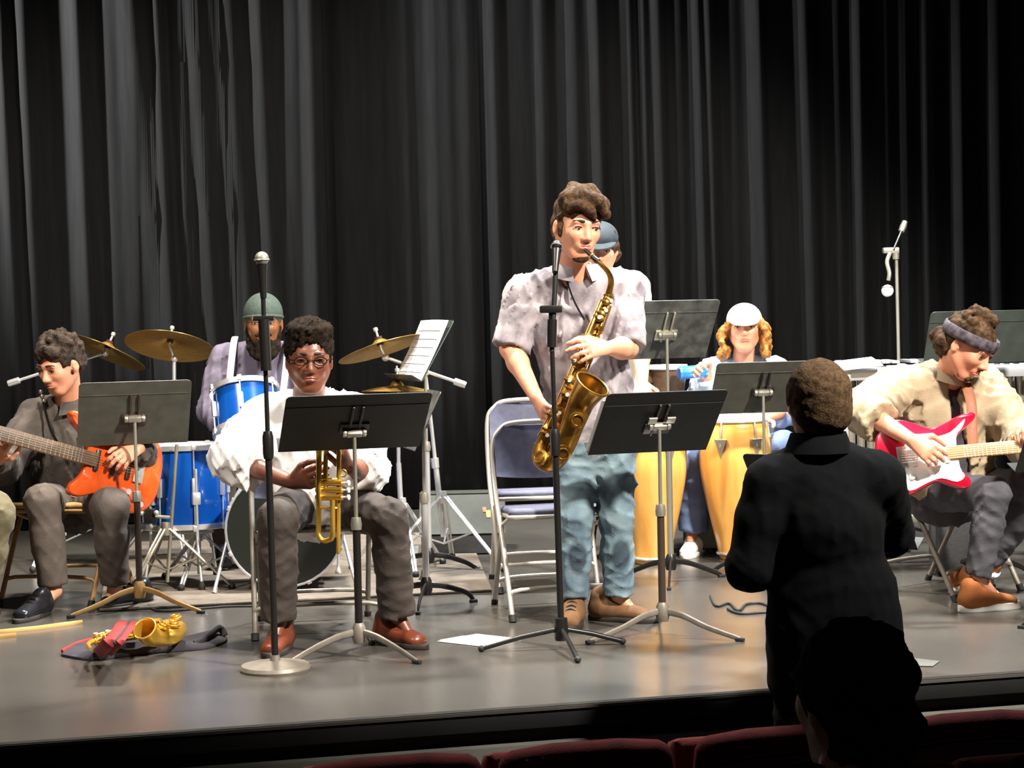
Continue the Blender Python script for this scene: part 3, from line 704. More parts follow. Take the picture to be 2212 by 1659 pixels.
# ------------------------------------------------------------------ music stands
def desk_outline(w, h): 
    r = 0.02; pts = [(-w / 2, 0), (w / 2, 0), (w / 2, h - r)]
    pts += [(w / 2 - r + r * math.cos(a), h - r + r * math.sin(a)) for a in (0.5, 1.05)] + [(w / 2 - r, h), (-w / 2 + r, h)]
    pts += [(-w / 2 + r - r * math.cos(a), h - r + r * math.sin(a)) for a in (1.05, 0.5)] + [(-w / 2, h - r)]
    return pts
def music_stand(label, base, zc, yaw, tilt, w=0.51, hh=0.335, mat='stand_black', tube='tube_black', legmat='tube_black', legyaw=0.4, knob='nickel', legr=0.30, fold=0.0, group='music stands', lean=(0, 0), clips=True, pivot=0.45):
    """desk back faces local -Y; yaw turns it; zc = height of the pivot"""
    t = thing('music_stand', label, 'music stand', base, None, group)
    Rz = Matrix.Rotation(math.radians(yaw), 3, 'Z'); tl = math.radians(tilt)
    pv = Vector((lean[0], lean[1], zc))
    x = Rz @ Vector((1, 0, 0)); y = Rz @ Vector((0, -math.sin(tl), math.cos(tl))); z = x.cross(y)   # z: towards the player? flip so z is the back side
    bk = Rz @ Vector((0, -math.cos(tl), -math.sin(tl)))
    o = pv - y * hh * pivot - bk * 0.012
    dk = MB()
    if fold:
        for sgn in (-1, 1):
            fx = (x * math.cos(fold) + bk * (-sgn) * -math.sin(fold) * 1.0)
            poly = [(0, 0), (sgn * w / 2, 0), (sgn * w / 2, hh - 0.02), (sgn * (w / 2 - 0.02), hh), (0, hh)]
            dk.prism(poly, o, (x + bk * (sgn * fold)).normalized(), y, bk, 0.004)
    else: dk.prism(desk_outline(w, hh), o, x, y, bk, 0.0035, 0.001)
    d = dk.build('desk', mat, t, 30)
    MB().box(o + y * 0.002 - bk * 0.03, (w, 0.064, 0.004), rot_cols(x, -bk, y), 0.0015).build('lip', mat, d)
    MB().box(o + y * (hh * 0.80) + bk * 0.0025, (w * 0.985, 0.003, 0.004), rot_cols(x, bk, y)).build('crease', mat, d)
    for sx in (-1, 1):
        MB().box(o + x * sx * 0.018 + y * hh * 0.56 + bk * 0.007, (0.010, 0.012, hh * 0.5), rot_cols(x, bk, y), 0.003).build('bracket_rib', tube, d)
    MB().box(o + y * hh * 0.42 + bk * 0.006, (0.11, 0.009, 0.055), rot_cols(x, bk, y), 0.003).build('bracket_plate', tube, d)
    kn = MB().box(pv + bk * 0.008, (0.058, 0.026, 0.026), rot_cols(x, bk, y), 0.006).build('clutch', knob, t)
    for sx in (-1, 1): MB().lathe([(0.0, -0.006), (0.014, -0.006), (0.016, 0.0), (0.014, 0.008), (0, 0.008)], 12, pv + bk * 0.008 + x * sx * 0.036, x * sx, (0, 0, 1)).build('clutch_knob', knob, kn)
    foot = Vector((0, 0, 0.075)); mid = lerp(foot, pv, 0.55)
    MB().tube([mid - (pv - foot).normalized() * 0.05, pv - bk * -0.004], 0.0075, 10).build('inner_tube', knob, t)
    MB().tube([foot, mid], 0.0145, 12).build('post', tube, t)
    MB().lathe([(0.0, 0), (0.019, 0), (0.021, 0.02), (0.017, 0.045), (0.0, 0.045)], 14, mid - (pv - foot).normalized() * 0.02, pv - foot).build('collar', knob, t)
    MB().lathe([(0, 0), (0.022, 0), (0.027, 0.02), (0.024, 0.06), (0.016, 0.075), (0, 0.075)], 14, (0, 0, 0.055)).build('hub', legmat, t)
    for k in range(3):
        a = legyaw + k * 2 * math.pi / 3; dv = Vector((math.cos(a), math.sin(a), 0)); up = Vector((0, 0, 1))
        lg = MB().tube(smooth_path([dv * 0.015 + up * 0.095, dv * 0.09 + up * 0.082, dv * 0.19 + up * 0.045, dv * legr + up * 0.009], 4), [0.014, 0.014, 0.014, 0.013, 0.013, 0.012, 0.012, 0.012, 0.011, 0.011, 0.010, 0.010, 0.009], 8, True, 0.55, up).build('leg', legmat, t)
        MB().box(dv * legr + up * 0.007, (0.035, 0.02, 0.014), Matrix.Rotation(a, 3, 'Z'), 0.004).build('foot_cap', 'rubber', lg)
    return t, (pv + Vector(base), x, y, bk, o + Vector(base))
def paper_on(label, fr, x0, x1, y0, y1, n=1, name='sheet_music', ink=True, bow=0.006):
    pv, x, y, bk, o = fr
    cxm = (x0 + x1) / 2; loc = o + x * cxm + y * y0
    t = thing(name, label, 'sheet music', loc, None, None); mb = MB(loc); front = -bk
    vs = []; fs = []; nx, ny = 6, 6
    for lay in (0, 1):
        for j in range(ny + 1):
            for i in range(nx + 1):
                u = i / nx; v_ = j / ny; b = bow * math.sin(math.pi * u) + (0.02 * v_ * v_ if n == 2 else 0)
                vs.append(o + x * (x0 + (x1 - x0) * u) + y * (y0 + (y1 - y0) * v_) + front * (0.005 + b + lay * 0.0015))
    q = (nx + 1) * (ny + 1)
    for j in range(ny):
        for i in range(nx):
            a = j * (nx + 1) + i; fs += [(a, a + 1, a + nx + 2, a + nx + 1), (q + a, q + a + nx + 1, q + a + nx + 2, q + a + 1)]
    ed = [i for i in range(nx + 1)] + [j * (nx + 1) + nx for j in range(1, ny + 1)] + [ny * (nx + 1) + i for i in range(nx - 1, -1, -1)] + [j * (nx + 1) for j in range(ny - 1, 0, -1)]
    for i in range(len(ed)): a, b = ed[i], ed[(i + 1) % len(ed)]; fs.append((a, b, q + b, q + a))
    mb.add(vs, fs).build('page', 'paper', t, 60)
    if ink:
        for k in range(6):
            yy = y0 + (y1 - y0) * (0.12 + 0.14 * k)
            MB(loc).tube([o + x * (x0 + (x1 - x0) * u) + y * yy + front * (0.0085 + bow * math.sin(math.pi * u) + (0.02 * ((yy - y0) / (y1 - y0)) ** 2 if n == 2 else 0)) for u in (0.1, 0.3, 0.5, 0.7, 0.9)], 0.002, 4, True, 0.4, y).build('staff_line', 'print_ink', t)
    return t
# orange guitarist's stand, far left
music_stand('grey music stand in front of the orange guitar player', G(303, 1318), 0.85, 18, 32, w=0.485, hh=0.335, mat='stand_olive', tube='tube_brown', legmat='chair_tan', legyaw=math.radians(215), legr=0.32)
# trumpeter's stand
music_stand('black music stand in front of the seated trumpeter', G(777, 1420), 0.845, 15, 50, w=0.54, hh=0.335, legyaw=math.radians(205), legmat='base_iron', legr=0.27, pivot=0.38)
# saxophonist's stand
st_sax = music_stand('black music stand beside the standing saxophonist, with a bare white paper corner', G(1432, 1372), 0.825, 17, 44, w=0.50, hh=0.345, tube='tube_brown', legmat='base_iron', legyaw=math.radians(208), legr=0.33, pivot=0.5)
for sx in (-1, 1):
    q = st_sax[1]; MB(st_sax[0].location).box(q[0] + q[1] * sx * 0.038 + q[2] * 0.034 + q[3] * 0.010, (0.036, 0.008, 0.032), rot_cols(q[1], q[3], q[2]), 0.002).build('bracket_pad', 'nickel', st_sax[0])
paper_on('white sheet music page showing at the left edge of the saxophonist stand', st_sax[1], -0.262, -0.06, 0.02, 0.30)
# percussionist's stand behind
st_mid = music_stand('worn silvery music stand between saxophonist and capped drummer', G(1450, 1256), 1.16, 17, 36, w=0.47, hh=0.335, mat='stand_worn', tube='nickel', legr=0.27, knob='mic_grey')
paper_on('white sheet music page edge on the worn silvery stand', st_mid[1], -0.05, 0.236, 0.01, 0.27)
# hand drummer's stand
st_con = music_stand('grey music stand in front of the tan hand drum', G(1655, 1235), 0.87, 8, 38, w=0.50, hh=0.32, mat='stand_olive', legr=0.25, legyaw=0.9)
# drummer's stand with pages
st_dr = music_stand('music stand covered with bright pages beside the crash cymbal', G(928, 1240), 1.08, 114, 31, w=0.38, hh=0.34, mat='stand_green', tube='chrome', legr=0.25)
paper_on('bright white sheet music pages on the stand by the crash cymbal', st_dr[1], -0.185, 0.18, 0.004, 0.325, 2)
st_e = music_stand('narrow edge-on music stand right of the trumpeter', G(922, 1310), 0.80, 104, 26, w=0.30, hh=0.28, mat='stand_worn', tube='chrome', legr=0.22)
# back right stand
st_r = music_stand('dark green music stand behind the bandana guitarist', G(2130, 1250), 1.10, 10, 22, w=0.54, hh=0.26, mat='stand_green', legr=0.25)
st_rr = music_stand('black music stand corner cut by the right edge of the picture', G(2345, 1370), 0.75, 18, 28, w=0.5, hh=0.33, legr=0.25)
# conductor's stand
st_c = music_stand('black music stand hidden behind the conductor', G(1798, 1448), 0.56, -38, 34, w=0.56, hh=0.40, legr=0.22, pivot=0.42)

# ------------------------------------------------------------------ microphones
def mic(t, off, tip, back, r=0.025, body='tube_black', grille='mic_grey', L=0.16):
    d = (Vector(tip) - Vector(back)).normalized(); q = Vector(tip)
    m = MB(off).lathe([(0, 0), (0.011, 0), (0.013, 0.03), (0.017, L * 0.7), (0.020, L - 0.02), (0.0, L - 0.02)], 14, q - d * (L + 0.02), d).build('microphone', body, t)
    MB(off).ball(q - d * 0.018, r, 14).build('grille', grille, m, 180)
    MB(off).torus(q - d * 0.022, r, 0.003, d, 18, 6).build('grille_band', 'nickel', m)
    return m
loc = G(595, 1447); t, mb = rig('microphone_stand', 'straight microphone stand on a round iron base before the trumpeter', 'microphone stand', loc)
top = P(567, 592, loc.y)
MB(loc).lathe([(0, 0), (0.126, 0), (0.128, 0.008), (0.122, 0.02), (0.06, 0.03), (0.02, 0.035), (0.015, 0.055), (0, 0.055)], 40, loc).build('round_base', 'base_iron', t)
j = lerp(loc, top, 0.57)
mb().tube([loc + Vector((0, 0, 0.04)), j], 0.0125, 12).build('lower_tube', 'tube_black', t)
mb().tube([j - Vector((0, 0, 0.05)), top], 0.0085, 10).build('upper_tube', 'tube_black', t)
mb().lathe([(0, 0), (0.017, 0), (0.02, 0.02), (0.02, 0.08), (0.015, 0.1), (0, 0.1)], 12, j - (top - loc).normalized() * 0.05, top - loc).build('clutch', 'tube_black', t)
cl = P(570, 688, loc.y); mb().box(cl, (0.075, 0.03, 0.02), None, 0.005).build('clamp', 'tube_black', t)
mb().tube([P(571, 690, loc.y) + Vector((0, -0.02, 0)), P(577, 800, loc.y) + Vector((0, -0.02, 0))], 0.02, 10).build('folded_boom', 'tube_black', t)
mic(t, loc, P(565, 548, loc.y), top, 0.026, 'tube_black', 'mic_grey', 0.14)
loc = G(1213, 1400); t, mb = rig('microphone_stand', 'black tripod microphone stand in front of the saxophonist', 'microphone stand', loc)
top = P(1201, 575, loc.y + 0.03); j = P(1190, 668, loc.y)
mb().tube([loc + Vector((0, 0, 0.06)), lerp(loc, j, 0.6)], 0.0125, 12).build('lower_tube', 'tube_black', t)
mb().tube([lerp(loc, j, 0.58), j], 0.009, 10).build('upper_tube', 'tube_black', t)
mb().box(j, (0.085, 0.04, 0.028), None, 0.006).build('boom_clutch', 'tube_black', t)
mb().tube([P(1192, 760, loc.y - 0.03), top], 0.0095, 10).build('boom', 'tube_black', t)
mb().tube([P(1192, 750, loc.y - 0.03), P(1193, 690, loc.y - 0.03)], 0.018, 10).build('boom_grip', 'tube_black', t)
mb().lathe([(0, 0), (0.019, 0), (0.02, 0.08), (0.014, 0.1), (0, 0.1)], 12, lerp(loc, j, 0.57), j - loc).build('clutch', 'tube_black', t)
mb().lathe([(0, 0), (0.024, 0), (0.028, 0.03), (0.024, 0.085), (0, 0.09)], 14, loc + Vector((0, 0, 0.03))).build('tripod_hub', 'tube_black', t)
for fx, fy in ((1040, 1408), (1345, 1392), (1248, 1432)):
    e = G(fx, fy) + Vector((0, 0, 0.012)); s0 = loc + Vector((0, 0, 0.075))
    lg = mb().tube([s0, lerp(s0, e, 0.5) + Vector((0, 0, 0.005)), e], 0.0095, 10).build('leg', 'tube_black', t)
    mb().ball(e, 0.013, 10).build('foot_cap', 'rubber', lg)
mic(t, loc, P(1203, 522, loc.y + 0.08), P(1200, 575, loc.y + 0.02), 0.021, 'tube_black', 'pickup_black', 0.12)
loc = G(1950, 1176); t, mb = rig('microphone_stand', 'boom microphone stand with a round white microphone hanging down', 'microphone stand', loc)
d0 = loc.y; jt = P(1936, 540, d0)
mb().tube([loc + Vector((0, 0, 0.06)), jt], 0.0095, 10).build('post', 'nickel', t)
for a in (0.4, 2.5, 4.6):
    e = loc + Vector((math.cos(a) * 0.32, math.sin(a) * 0.32, 0.012)); lg = mb().tube([loc + Vector((0, 0, 0.1)), e], 0.009, 8).build('leg', 'tube_black', t); mb().ball(e, 0.013, 8).build('foot_cap', 'rubber', lg)
mb().box(P(1924, 541, d0), (0.085, 0.04, 0.03), None, 0.006).build('boom_clutch', 'nickel', t)
mb().lathe([(0, 0), (0.018, 0), (0.02, 0.04), (0, 0.045)], 12, P(1935, 560, d0), (0, 0, 1)).build('collar', 'nickel', t)
mb().tube([P(1953, 486, d0 + 0.05), P(1930, 540, d0 - 0.02)], 0.007, 8).build('boom', 'tube_black', t)
mb().lathe([(0, 0), (0.016, 0), (0.018, 0.03), (0.014, 0.06), (0, 0.062)], 12, P(1947, 500, d0 + 0.04), P(1953, 484, d0 + 0.05) - P(1947, 500, d0 + 0.04)).build('counterweight', 'nickel', t)
mb().tube(smooth_path([P(1922, 548, d0 - 0.05), P(1916, 566, d0 - 0.1), P(1921, 590, d0 - 0.12), P(1919, 606, d0 - 0.12)], 4), 0.011, 8).build('gooseneck', 'mic_grey', t)
m = mb().ball(P(1917, 628, d0 - 0.12), 0.032, 16).build('microphone', 'mic_white', t, 180)
mb().torus(P(1917, 620, d0 - 0.12), 0.026, 0.004, (0, 0, 1), 18, 6).build('grille_band', 'nickel', m)

# ------------------------------------------------------------------ folding chairs
def folding_chair(label, pos, yaw, frame, pad, group='folding chairs', w=0.45, backh=0.78):
    """faces local -Y"""
    t = thing('folding_chair', label, 'chair', pos, Matrix.Rotation(math.radians(yaw), 3, 'Z'), group)
    hw = w / 2; r = 0.0115
    fz = Vector((0, 0, 1))
    def side(s):  # front foot -> up and back to the backrest
        return [Vector((s * hw, -0.25, 0.012)), Vector((s * hw, -0.09, 0.30)), Vector((s * hw, 0.06, 0.52)), Vector((s * (hw - 0.005), 0.12, backh - 0.10))]
    L_ = side(-1); Rr = side(1)
    top = [Vector((-(hw - 0.04), 0.13, backh - 0.03)), Vector((-(hw - 0.11), 0.132, backh)), Vector((hw - 0.11, 0.132, backh)), Vector((hw - 0.04, 0.13, backh - 0.03))]
    MB().tube(smooth_path(L_ + top + Rr[::-1], 5), r, 10).build('frame', frame, t)
    for s in (-1, 1):
        lg = MB().tube([(s * (hw - 0.025), 0.24, 0.012), (s * (hw - 0.025), 0.02, 0.40)], r * 0.95, 10).build('leg', frame, t)
        MB().lathe([(0, 0), (0.015, 0), (0.015, 0.03), (0, 0.03)], 10, (s * (hw - 0.025), 0.245, 0.0), (0, -0.5, 1)).build('foot_cap', 'rubber', lg)
        MB().lathe([(0, 0), (0.016, 0), (0.016, 0.03), (0, 0.03)], 10, (s * hw, -0.256, 0.0), (0, 0.45, 1)).build('foot_cap', 'rubber', t)
        MB().tube([(s * (hw - 0.012), 0.04, 0.36), (s * (hw - 0.012), -0.17, 0.42)], 0.008, 8).build('hinge_bar', frame, t)
    MB().tube(smooth_path([(-(hw), -0.205, 0.09), (-(hw - 0.05), -0.2, 0.125), (hw - 0.05, -0.2, 0.125), (hw, -0.205, 0.09)], 4), 0.009, 8).build('stretcher', frame, t)
    MB().tube(smooth_path([(-(hw - 0.025), 0.2, 0.08), (-(hw - 0.07), 0.195, 0.12), (hw - 0.07, 0.195, 0.12), (hw - 0.025, 0.2, 0.08)], 4), 0.009, 8).build('stretcher', frame, t)
    seat = [(-0.195, -0.21), (0.195, -0.21), (0.2, -0.1), (0.19, 0.15), (0.15, 0.18), (-0.15, 0.18), (-0.19, 0.15), (-0.2, -0.1)]
    sp_ = smooth_path([(a, b, 0) for a, b in seat], 4, True)
    st = MB().prism([(q.x, q.y) for q in sp_], (0, -0.02, 0.435), (1, 0, 0), (0, 1, -0.06), (0, 0.06, 1), 0.035, 0.012).build('seat', pad, t, 60)
    MB().prism([(q.x * 1.03, q.y * 1.03) for q in sp_], (0, -0.02, 0.416), (1, 0, 0), (0, 1, -0.06), (0, 0.06, 1), 0.02, 0.006).build('seat_pan', frame, st, 60)
    # curved backrest
    vs = []; fs = []; nx = 10
    for lay in (0, 1):
        for j, (z_, y_) in enumerate(((backh - 0.24, 0.085), (backh - 0.2, 0.098), (backh - 0.06, 0.122), (backh - 0.012, 0.130))):
            for i in range(nx + 1):
                u = i / nx * 2 - 1; ww = (hw - 0.012) * (1 if j < 2 else (0.985 if j == 2 else 0.80)); vs.append((u * ww, y_ + 0.03 * (1 - u * u) + lay * 0.016 - 0.012, z_ + (0.015 * u * u if j == 0 else 0)))
    q = 4 * (nx + 1)
    for j in range(3):
        for i in range(nx): a = j * (nx + 1) + i; fs += [(a, a + 1, a + nx + 2, a + nx + 1), (q + a, q + a + nx + 1, q + a + nx + 2, q + a + 1)]
    ed = list(range(nx + 1)) + [j * (nx + 1) + nx for j in (1, 2, 3)] + [3 * (nx + 1) + i for i in range(nx - 1, -1, -1)] + [nx + 1 + nx + 1, nx + 1]
    for i in range(len(ed)): a, b = ed[i], ed[(i + 1) % len(ed)]; fs.append((a, b, q + b, q + a))
    MB().add(vs, fs).build('backrest', pad, t, 50)
    return t
folding_chair('grey padded folding chair behind the saxophonist legs, nearer of two', G(1192, 1318), 12, 'chair_metal', 'chair_pad', backh=0.80)
folding_chair('grey padded folding chair half hidden behind the nearer empty chair', G(1168, 1262), 8, 'chair_metal', 'chair_pad', backh=0.86)
folding_chair('metal folding chair under the seated trumpeter', G(684, 1356), 8, 'base_iron', 'chair_pad', backh=0.76, w=0.50)
folding_chair('tan folding chair under the orange guitar player', G(155, 1292), -14, 'chair_tan', 'chair_tan', backh=0.76)
folding_chair('brown folding chair under the bandana guitarist', G(2035, 1275), 38, 'base_iron', 'chair_dark', backh=0.74)
# ------------------------------------------------------------------ drum kit
rugc = G(560, 1240); 
t = thing('rug', 'beige rug under the blue drum kit', 'rug', (0, 0, 0))
q = [G(215, 1322), G(1062, 1279), G(1010, 1150), G(240, 1175)]
MB().add([p + Vector((0, 0, 0.001)) for p in q] + [p + Vector((0, 0, 0.009)) for p in q], [(3, 2, 1, 0), (4, 5, 6, 7)] + [(i, (i + 1) % 4, 4 + (i + 1) % 4, 4 + i) for i in range(4)]).build('pile', 'rug', t, 0)
MB().tube([q[0] + Vector((0, 0, .009)), q[1] + Vector((0, 0, .009))], 0.006, 6).build('hem', 'rug', t)
RZ = 0.009
def drum(name, label, c, axis, r, depth, lugs=8, head='drum_head', hoop='chrome', shell='blue_shell', back_head=True):
    """c = centre of the batter side; the shell runs along -axis"""
    ax = Vector(axis).normalized(); c = Vector(c); t, mb = rig(name, label, 'drum', c - ax * depth)
    x, y, z = frame_from(ax, (1, 0, 0.01)); b = c - ax * depth
    mb().lathe([(r * 0.96, 0.0), (r, 0.004), (r, depth - 0.004), (r * 0.96, depth)], 40, b, ax).build('shell', shell, t)
    for e, s in ((c, 1), (b, -1)):
        mb().lathe([(r + 0.003, -0.018), (r + 0.013, -0.018), (r + 0.014, 0.006), (r + 0.006, 0.010), (r + 0.003, 0.006)], 40, e, ax * s, (1, 0, 0.01), True).build('hoop', hoop, t)
        mb().lathe([(0, 0.002), (r * 0.9, 0.002), (r + 0.002, 0.0), (r + 0.002, -0.006), (0, -0.006)], 40, e, ax * s).build('head', head if s == 1 or back_head else 'drum_head_black', t)
    for k in range(lugs):
        a = 2 * math.pi * (k + 0.5) / lugs; d = x * math.cos(a) + y * math.sin(a); tg = z.cross(d)
        lg = mb().box(b + ax * depth * 0.5 + d * (r + 0.010), (0.022, 0.02, min(depth * 0.35, 0.09)), rot_cols(tg, d, z), 0.005).build('lug', 'chrome', t)
        for s in (0.0, 1.0):
            mb().tube([b + ax * depth * 0.5 + d * (r + 0.011), b + ax * depth * s + d * (r + 0.011)], 0.0035, 6).build('tension_rod', 'chrome', lg)
            mb().box(b + ax * (depth * s) + d * (r + 0.014), (0.022, 0.012, 0.028), rot_cols(tg, d, z), 0.004).build('claw', 'chrome', lg)
    return t, mb
# bass drum, front head towards the audience
bc = P(615, 1142, 8.55); bax = Vector((0.10, -1, 0.0)).normalized(); bc.z = 0.29 + RZ
t, mb = drum('bass_drum', 'large blue bass drum behind the trumpeter legs', bc, bax, 0.262, 0.40, 8, 'drum_head_black', 'silver_bar', 'blue_shell')
for s in (-1, 1):
    st_ = bc - bax * 0.12 + Vector((s * 0.262, 0, -0.02)); fo = bc + Vector((s * 0.33, -0.02, 0)); fo.z = 0.02
    lg = mb().tube([st_, fo], 0.009, 10).build('spur', 'chrome', t); mb().lathe([(0, 0), (0.013, 0), (0.009, 0.03), (0, 0.03)], 10, Vector((fo.x, fo.y, 0.009)), st_ - fo).build('spur_tip', 'chrome', lg)
    mb().box(st_, (0.03, 0.05, 0.05), None, 0.008).build('spur_bracket', 'chrome', t)
# floor tom
fc_ = P(396, 962, 8.9); t, mb = drum('floor_tom', 'blue floor tom standing left of the drummer', fc_, (0.0, 0.02, 1), 0.203, 0.385, 8)
for a in (-2.2, -1.15, 1.2):
    d = Vector((math.cos(a), math.sin(a), 0)); p0 = fc_ + d * 0.225; lg = mb().tube(smooth_path([p0 - Vector((0, 0, 0.10)), p0 - Vector((0, 0, 0.42)), p0 + d * 0.02 - Vector((0, 0, fc_.z - 0.16)), Vector((p0.x + d.x * 0.05, p0.y + d.y * 0.05, RZ + 0.015))], 4), 0.007, 8).build('leg', 'chrome', t)
    mb().lathe([(0, 0), (0.015, 0), (0.017, 0.02), (0.011, 0.04), (0, 0.04)], 10, (p0.x + d.x * 0.05, p0.y + d.y * 0.05, RZ)).build('foot_cap', 'rubber', lg)
    mb().box(p0 - Vector((0, 0, 0.24)) - d * 0.008, (0.04, 0.03, 0.06), Matrix.Rotation(a - math.pi / 2, 3, 'Z'), 0.008).build('leg_bracket', 'chrome', t)
# rack tom
ra = Vector((-0.12, 0.42, 1)).normalized(); rcn = P(528, 842, 8.75); t, mb = drum('rack_tom', 'small blue rack tom mounted above the bass drum', rcn, ra, 0.152, 0.22, 6)
mb().tube(smooth_path([rcn - ra * 0.12 + Vector((0.12, 0.05, 0)), rcn + Vector((0.2, 0.02, -0.12)), bc - bax * 0.18 + Vector((0.0, 0, 0.27))], 4), 0.011, 10).build('mount_arm', 'chrome', t)
def cymbal(mb, t, c, nrm, r, mat='cymbal', name='cymbal'):
    cyb = mb().lathe([(0.006, 0.0), (r * 0.10, -0.002), (r * 0.17, -0.014), (r * 0.2, -0.024), (r * 0.6, -0.036), (r, -0.052), (r, -0.0535), (r * 0.6, -0.038), (r * 0.2, -0.0265), (r * 0.165, -0.017), (r * 0.1, -0.0045), (0.006, -0.0025)], 48, c, nrm, (1, 0.1, 0), True).build(name, mat, t, 50)
    mb().lathe([(0, 0.0), (0.018, 0.0), (0.02, 0.012), (0, 0.014)], 12, Vector(c), nrm).build('felt', 'felt', cyb)
    mb().lathe([(0, -0.03), (0.017, -0.03), (0.017, -0.006), (0, -0.006)], 12, Vector(c), nrm).build('felt', 'felt', cyb)
    mb().lathe([(0, 0.014), (0.006, 0.014), (0.006, 0.04), (0.012, 0.045), (0.012, 0.06), (0, 0.064)], 10, Vector(c), nrm).build('wing_nut', 'chrome', cyb)
    return cyb
def tripod(mb, t, base, hub, spread, a0=0.3, mat='chrome'):
    for k in range(3):
        a = a0 + 2.0944 * k; d = Vector((math.cos(a), math.sin(a), 0)); e = Vector((base.x, base.y, RZ + 0.012)) + d * spread; h_ = Vector((base.x, base.y, hub))
        for s in (-1, 1):
            sd = Vector((-d.y, d.x, 0)) * 0.011 * s
            lg = mb().tube([h_ + sd + d * 0.02, e + sd * 0.6], 0.006, 8).build('leg', mat, t)
        mb().ball(e, 0.018, 10).build('foot_cap', 'rubber', t)
        m_ = lerp(h_, e, 0.5); mb().tube([m_, Vector((base.x, base.y, hub * 0.35))], 0.005, 6).build('leg_brace', mat, t)
    mb().lathe([(0, 0), (0.02, 0), (0.024, 0.02), (0.02, 0.06), (0, 0.06)], 12, Vector((base.x, base.y, hub - 0.03))).build('hub', mat, t)
def cym_stand(label, base, post_top, arm_end, arm_tail, c, nrm, r, cat='cymbal stand', a0=0.3, spread=0.3, mat='chrome'):
    t, mb = rig('cymbal_stand', label, cat, base)
    h1 = Vector((base.x, base.y, 0.16)); md = lerp(h1, post_top, 0.45)
    mb().tube([h1, md], 0.0145, 12).build('lower_tube', mat, t); mb().tube([md, post_top], 0.0105, 10).build('upper_tube', mat, t)
    mb().lathe([(0, 0), (0.02, 0), (0.022, 0.05), (0, 0.05)], 12, md - Vector((0, 0, 0.03)), post_top - h1).build('height_clamp', mat, t)
    tripod(mb, t, base, 0.36, spread, a0, mat)
    if arm_tail is not None:
        ar = mb().tube([arm_tail, arm_end], 0.0085, 10).build('boom_arm', mat, t)
        d = (arm_end - arm_tail).normalized(); mb().lathe([(0, 0), (0.017, 0), (0.018, 0.015), (0.018, 0.06), (0.01, 0.065), (0, 0.065)], 12, arm_tail, d).build('counterweight', mat, ar)
        mb().box(post_top, (0.04, 0.04, 0.05), None, 0.008).build('boom_clamp', mat, t)
    else: arm_end = post_top
    n = Vector(nrm).normalized()
    mb().tube([arm_end, Vector(c) - n * 0.05, Vector(c) + n * 0.05], 0.006, 8).build('tilter_rod', mat, t)
    mb().ball(arm_end, 0.02, 10).build('tilter', mat, t)
    cymbal(mb, t, c, n, r)
    return t, mb
# ride with its pale post
bs = G(378, 1212); cc = P(369, 728, bs.y)
cym_stand('ride cymbal held flat between the orange guitarist and the drummer', bs, P(376, 775, bs.y), None, None, cc, (0.10, 0.40, 1), 0.235, a0=0.9, mat='silver_bar')
# left crash on a boom
bs = G(140, 1222); d_ = bs.y; cc = P(236, 741, d_)
cym_stand('crash cymbal on a boom arm behind the orange guitarist head', bs, P(130, 797, d_), P(226, 762, d_), P(18, 829, d_), cc, (0.42, 0.30, 1), 0.225, a0=0.2)
# right crash on a boom
bs = G(960, 1228); d_ = bs.y; cc = P(818, 733, d_)
cym_stand('tilted crash cymbal on a boom arm right of the trumpeter head', bs, P(918, 800, d_), P(833, 772, d_), P(1006, 832, d_), cc, (-0.30, 0.16, 1), 0.225, a0=-0.6, spread=0.36)
# hi-hat
bs = G(872, 1235); d_ = bs.y; cc = P(858, 822, d_); t, mb = rig('hi_hat', 'hi-hat cymbals just above the trumpeter music stand', 'hi-hat', bs)
mb().tube([Vector((bs.x, bs.y, 0.05)), P(861, 1000, d_)], 0.0135, 12).build('lower_tube', 'chrome', t); mb().tube([P(861, 1000, d_), P(860, 850, d_)], 0.010, 10).build('upper_tube', 'chrome', t)
mb().tube([P(860, 850, d_), P(857, 790, d_)], 0.004, 8).build('pull_rod', 'chrome', t)
cymbal(mb, t, cc, (0.02, 0.03, 1), 0.178, name='top_cymbal'); cy2 = mb().lathe([(0.006, 0.0), (0.03, 0.012), (0.04, 0.02), (0.178, 0.034), (0.178, 0.036), (0.04, 0.0225), (0.03, 0.0145), (0.006, 0.003)], 40, cc - Vector((0, 0, 0.094)), (0, 0, 1), (1, 0, 0), True).build('bottom_cymbal', 'cymbal', t, 50)
tripod(mb, t, bs, 0.34, 0.27, 0.8)
mb().box(Vector((bs.x + 0.02, bs.y + 0.14, 0.06)), (0.09, 0.27, 0.02), Matrix.Rotation(math.radians(12), 3, 'X'), 0.006).build('pedal', 'chrome', t)
# kick pedal / stool tripod seen between the legs
bs = G(432, 1262); t, mb = rig('drum_hardware_stand', 'low chrome stand with splayed legs below the floor tom', 'stand', bs)
mb().tube([Vector((bs.x, bs.y, 0.05)), P(425, 1025, bs.y)], 0.011, 10).build('post', 'chrome', t)
mb().lathe([(0, 0), (0.09, 0.0), (0.085, 0.01), (0.03, 0.025), (0.02, 0.06), (0, 0.06)], 24, P(422, 1150, bs.y)).build('plate', 'chrome', t)
mb().box(P(427, 1088, bs.y), (0.06, 0.05, 0.055), None, 0.014).build('clamp', 'chrome', t)
tripod(mb, t, bs, 0.24, 0.26, 0.35)
bs = G(362, 1280); t, mb = rig('drum_hardware_stand', 'chrome folding tripod with black clamps under the floor tom', 'stand', bs)
mb().tube([Vector((bs.x, bs.y, 0.05)), P(382, 960, bs.y)], 0.009, 10).build('post', 'nickel', t)
tripod(mb, t, bs, 0.30, 0.30, 0.05, 'nickel')
mb().box(P(325, 1115, bs.y), (0.06, 0.05, 0.07), None, 0.012).build('clamp', 'tube_black', t)
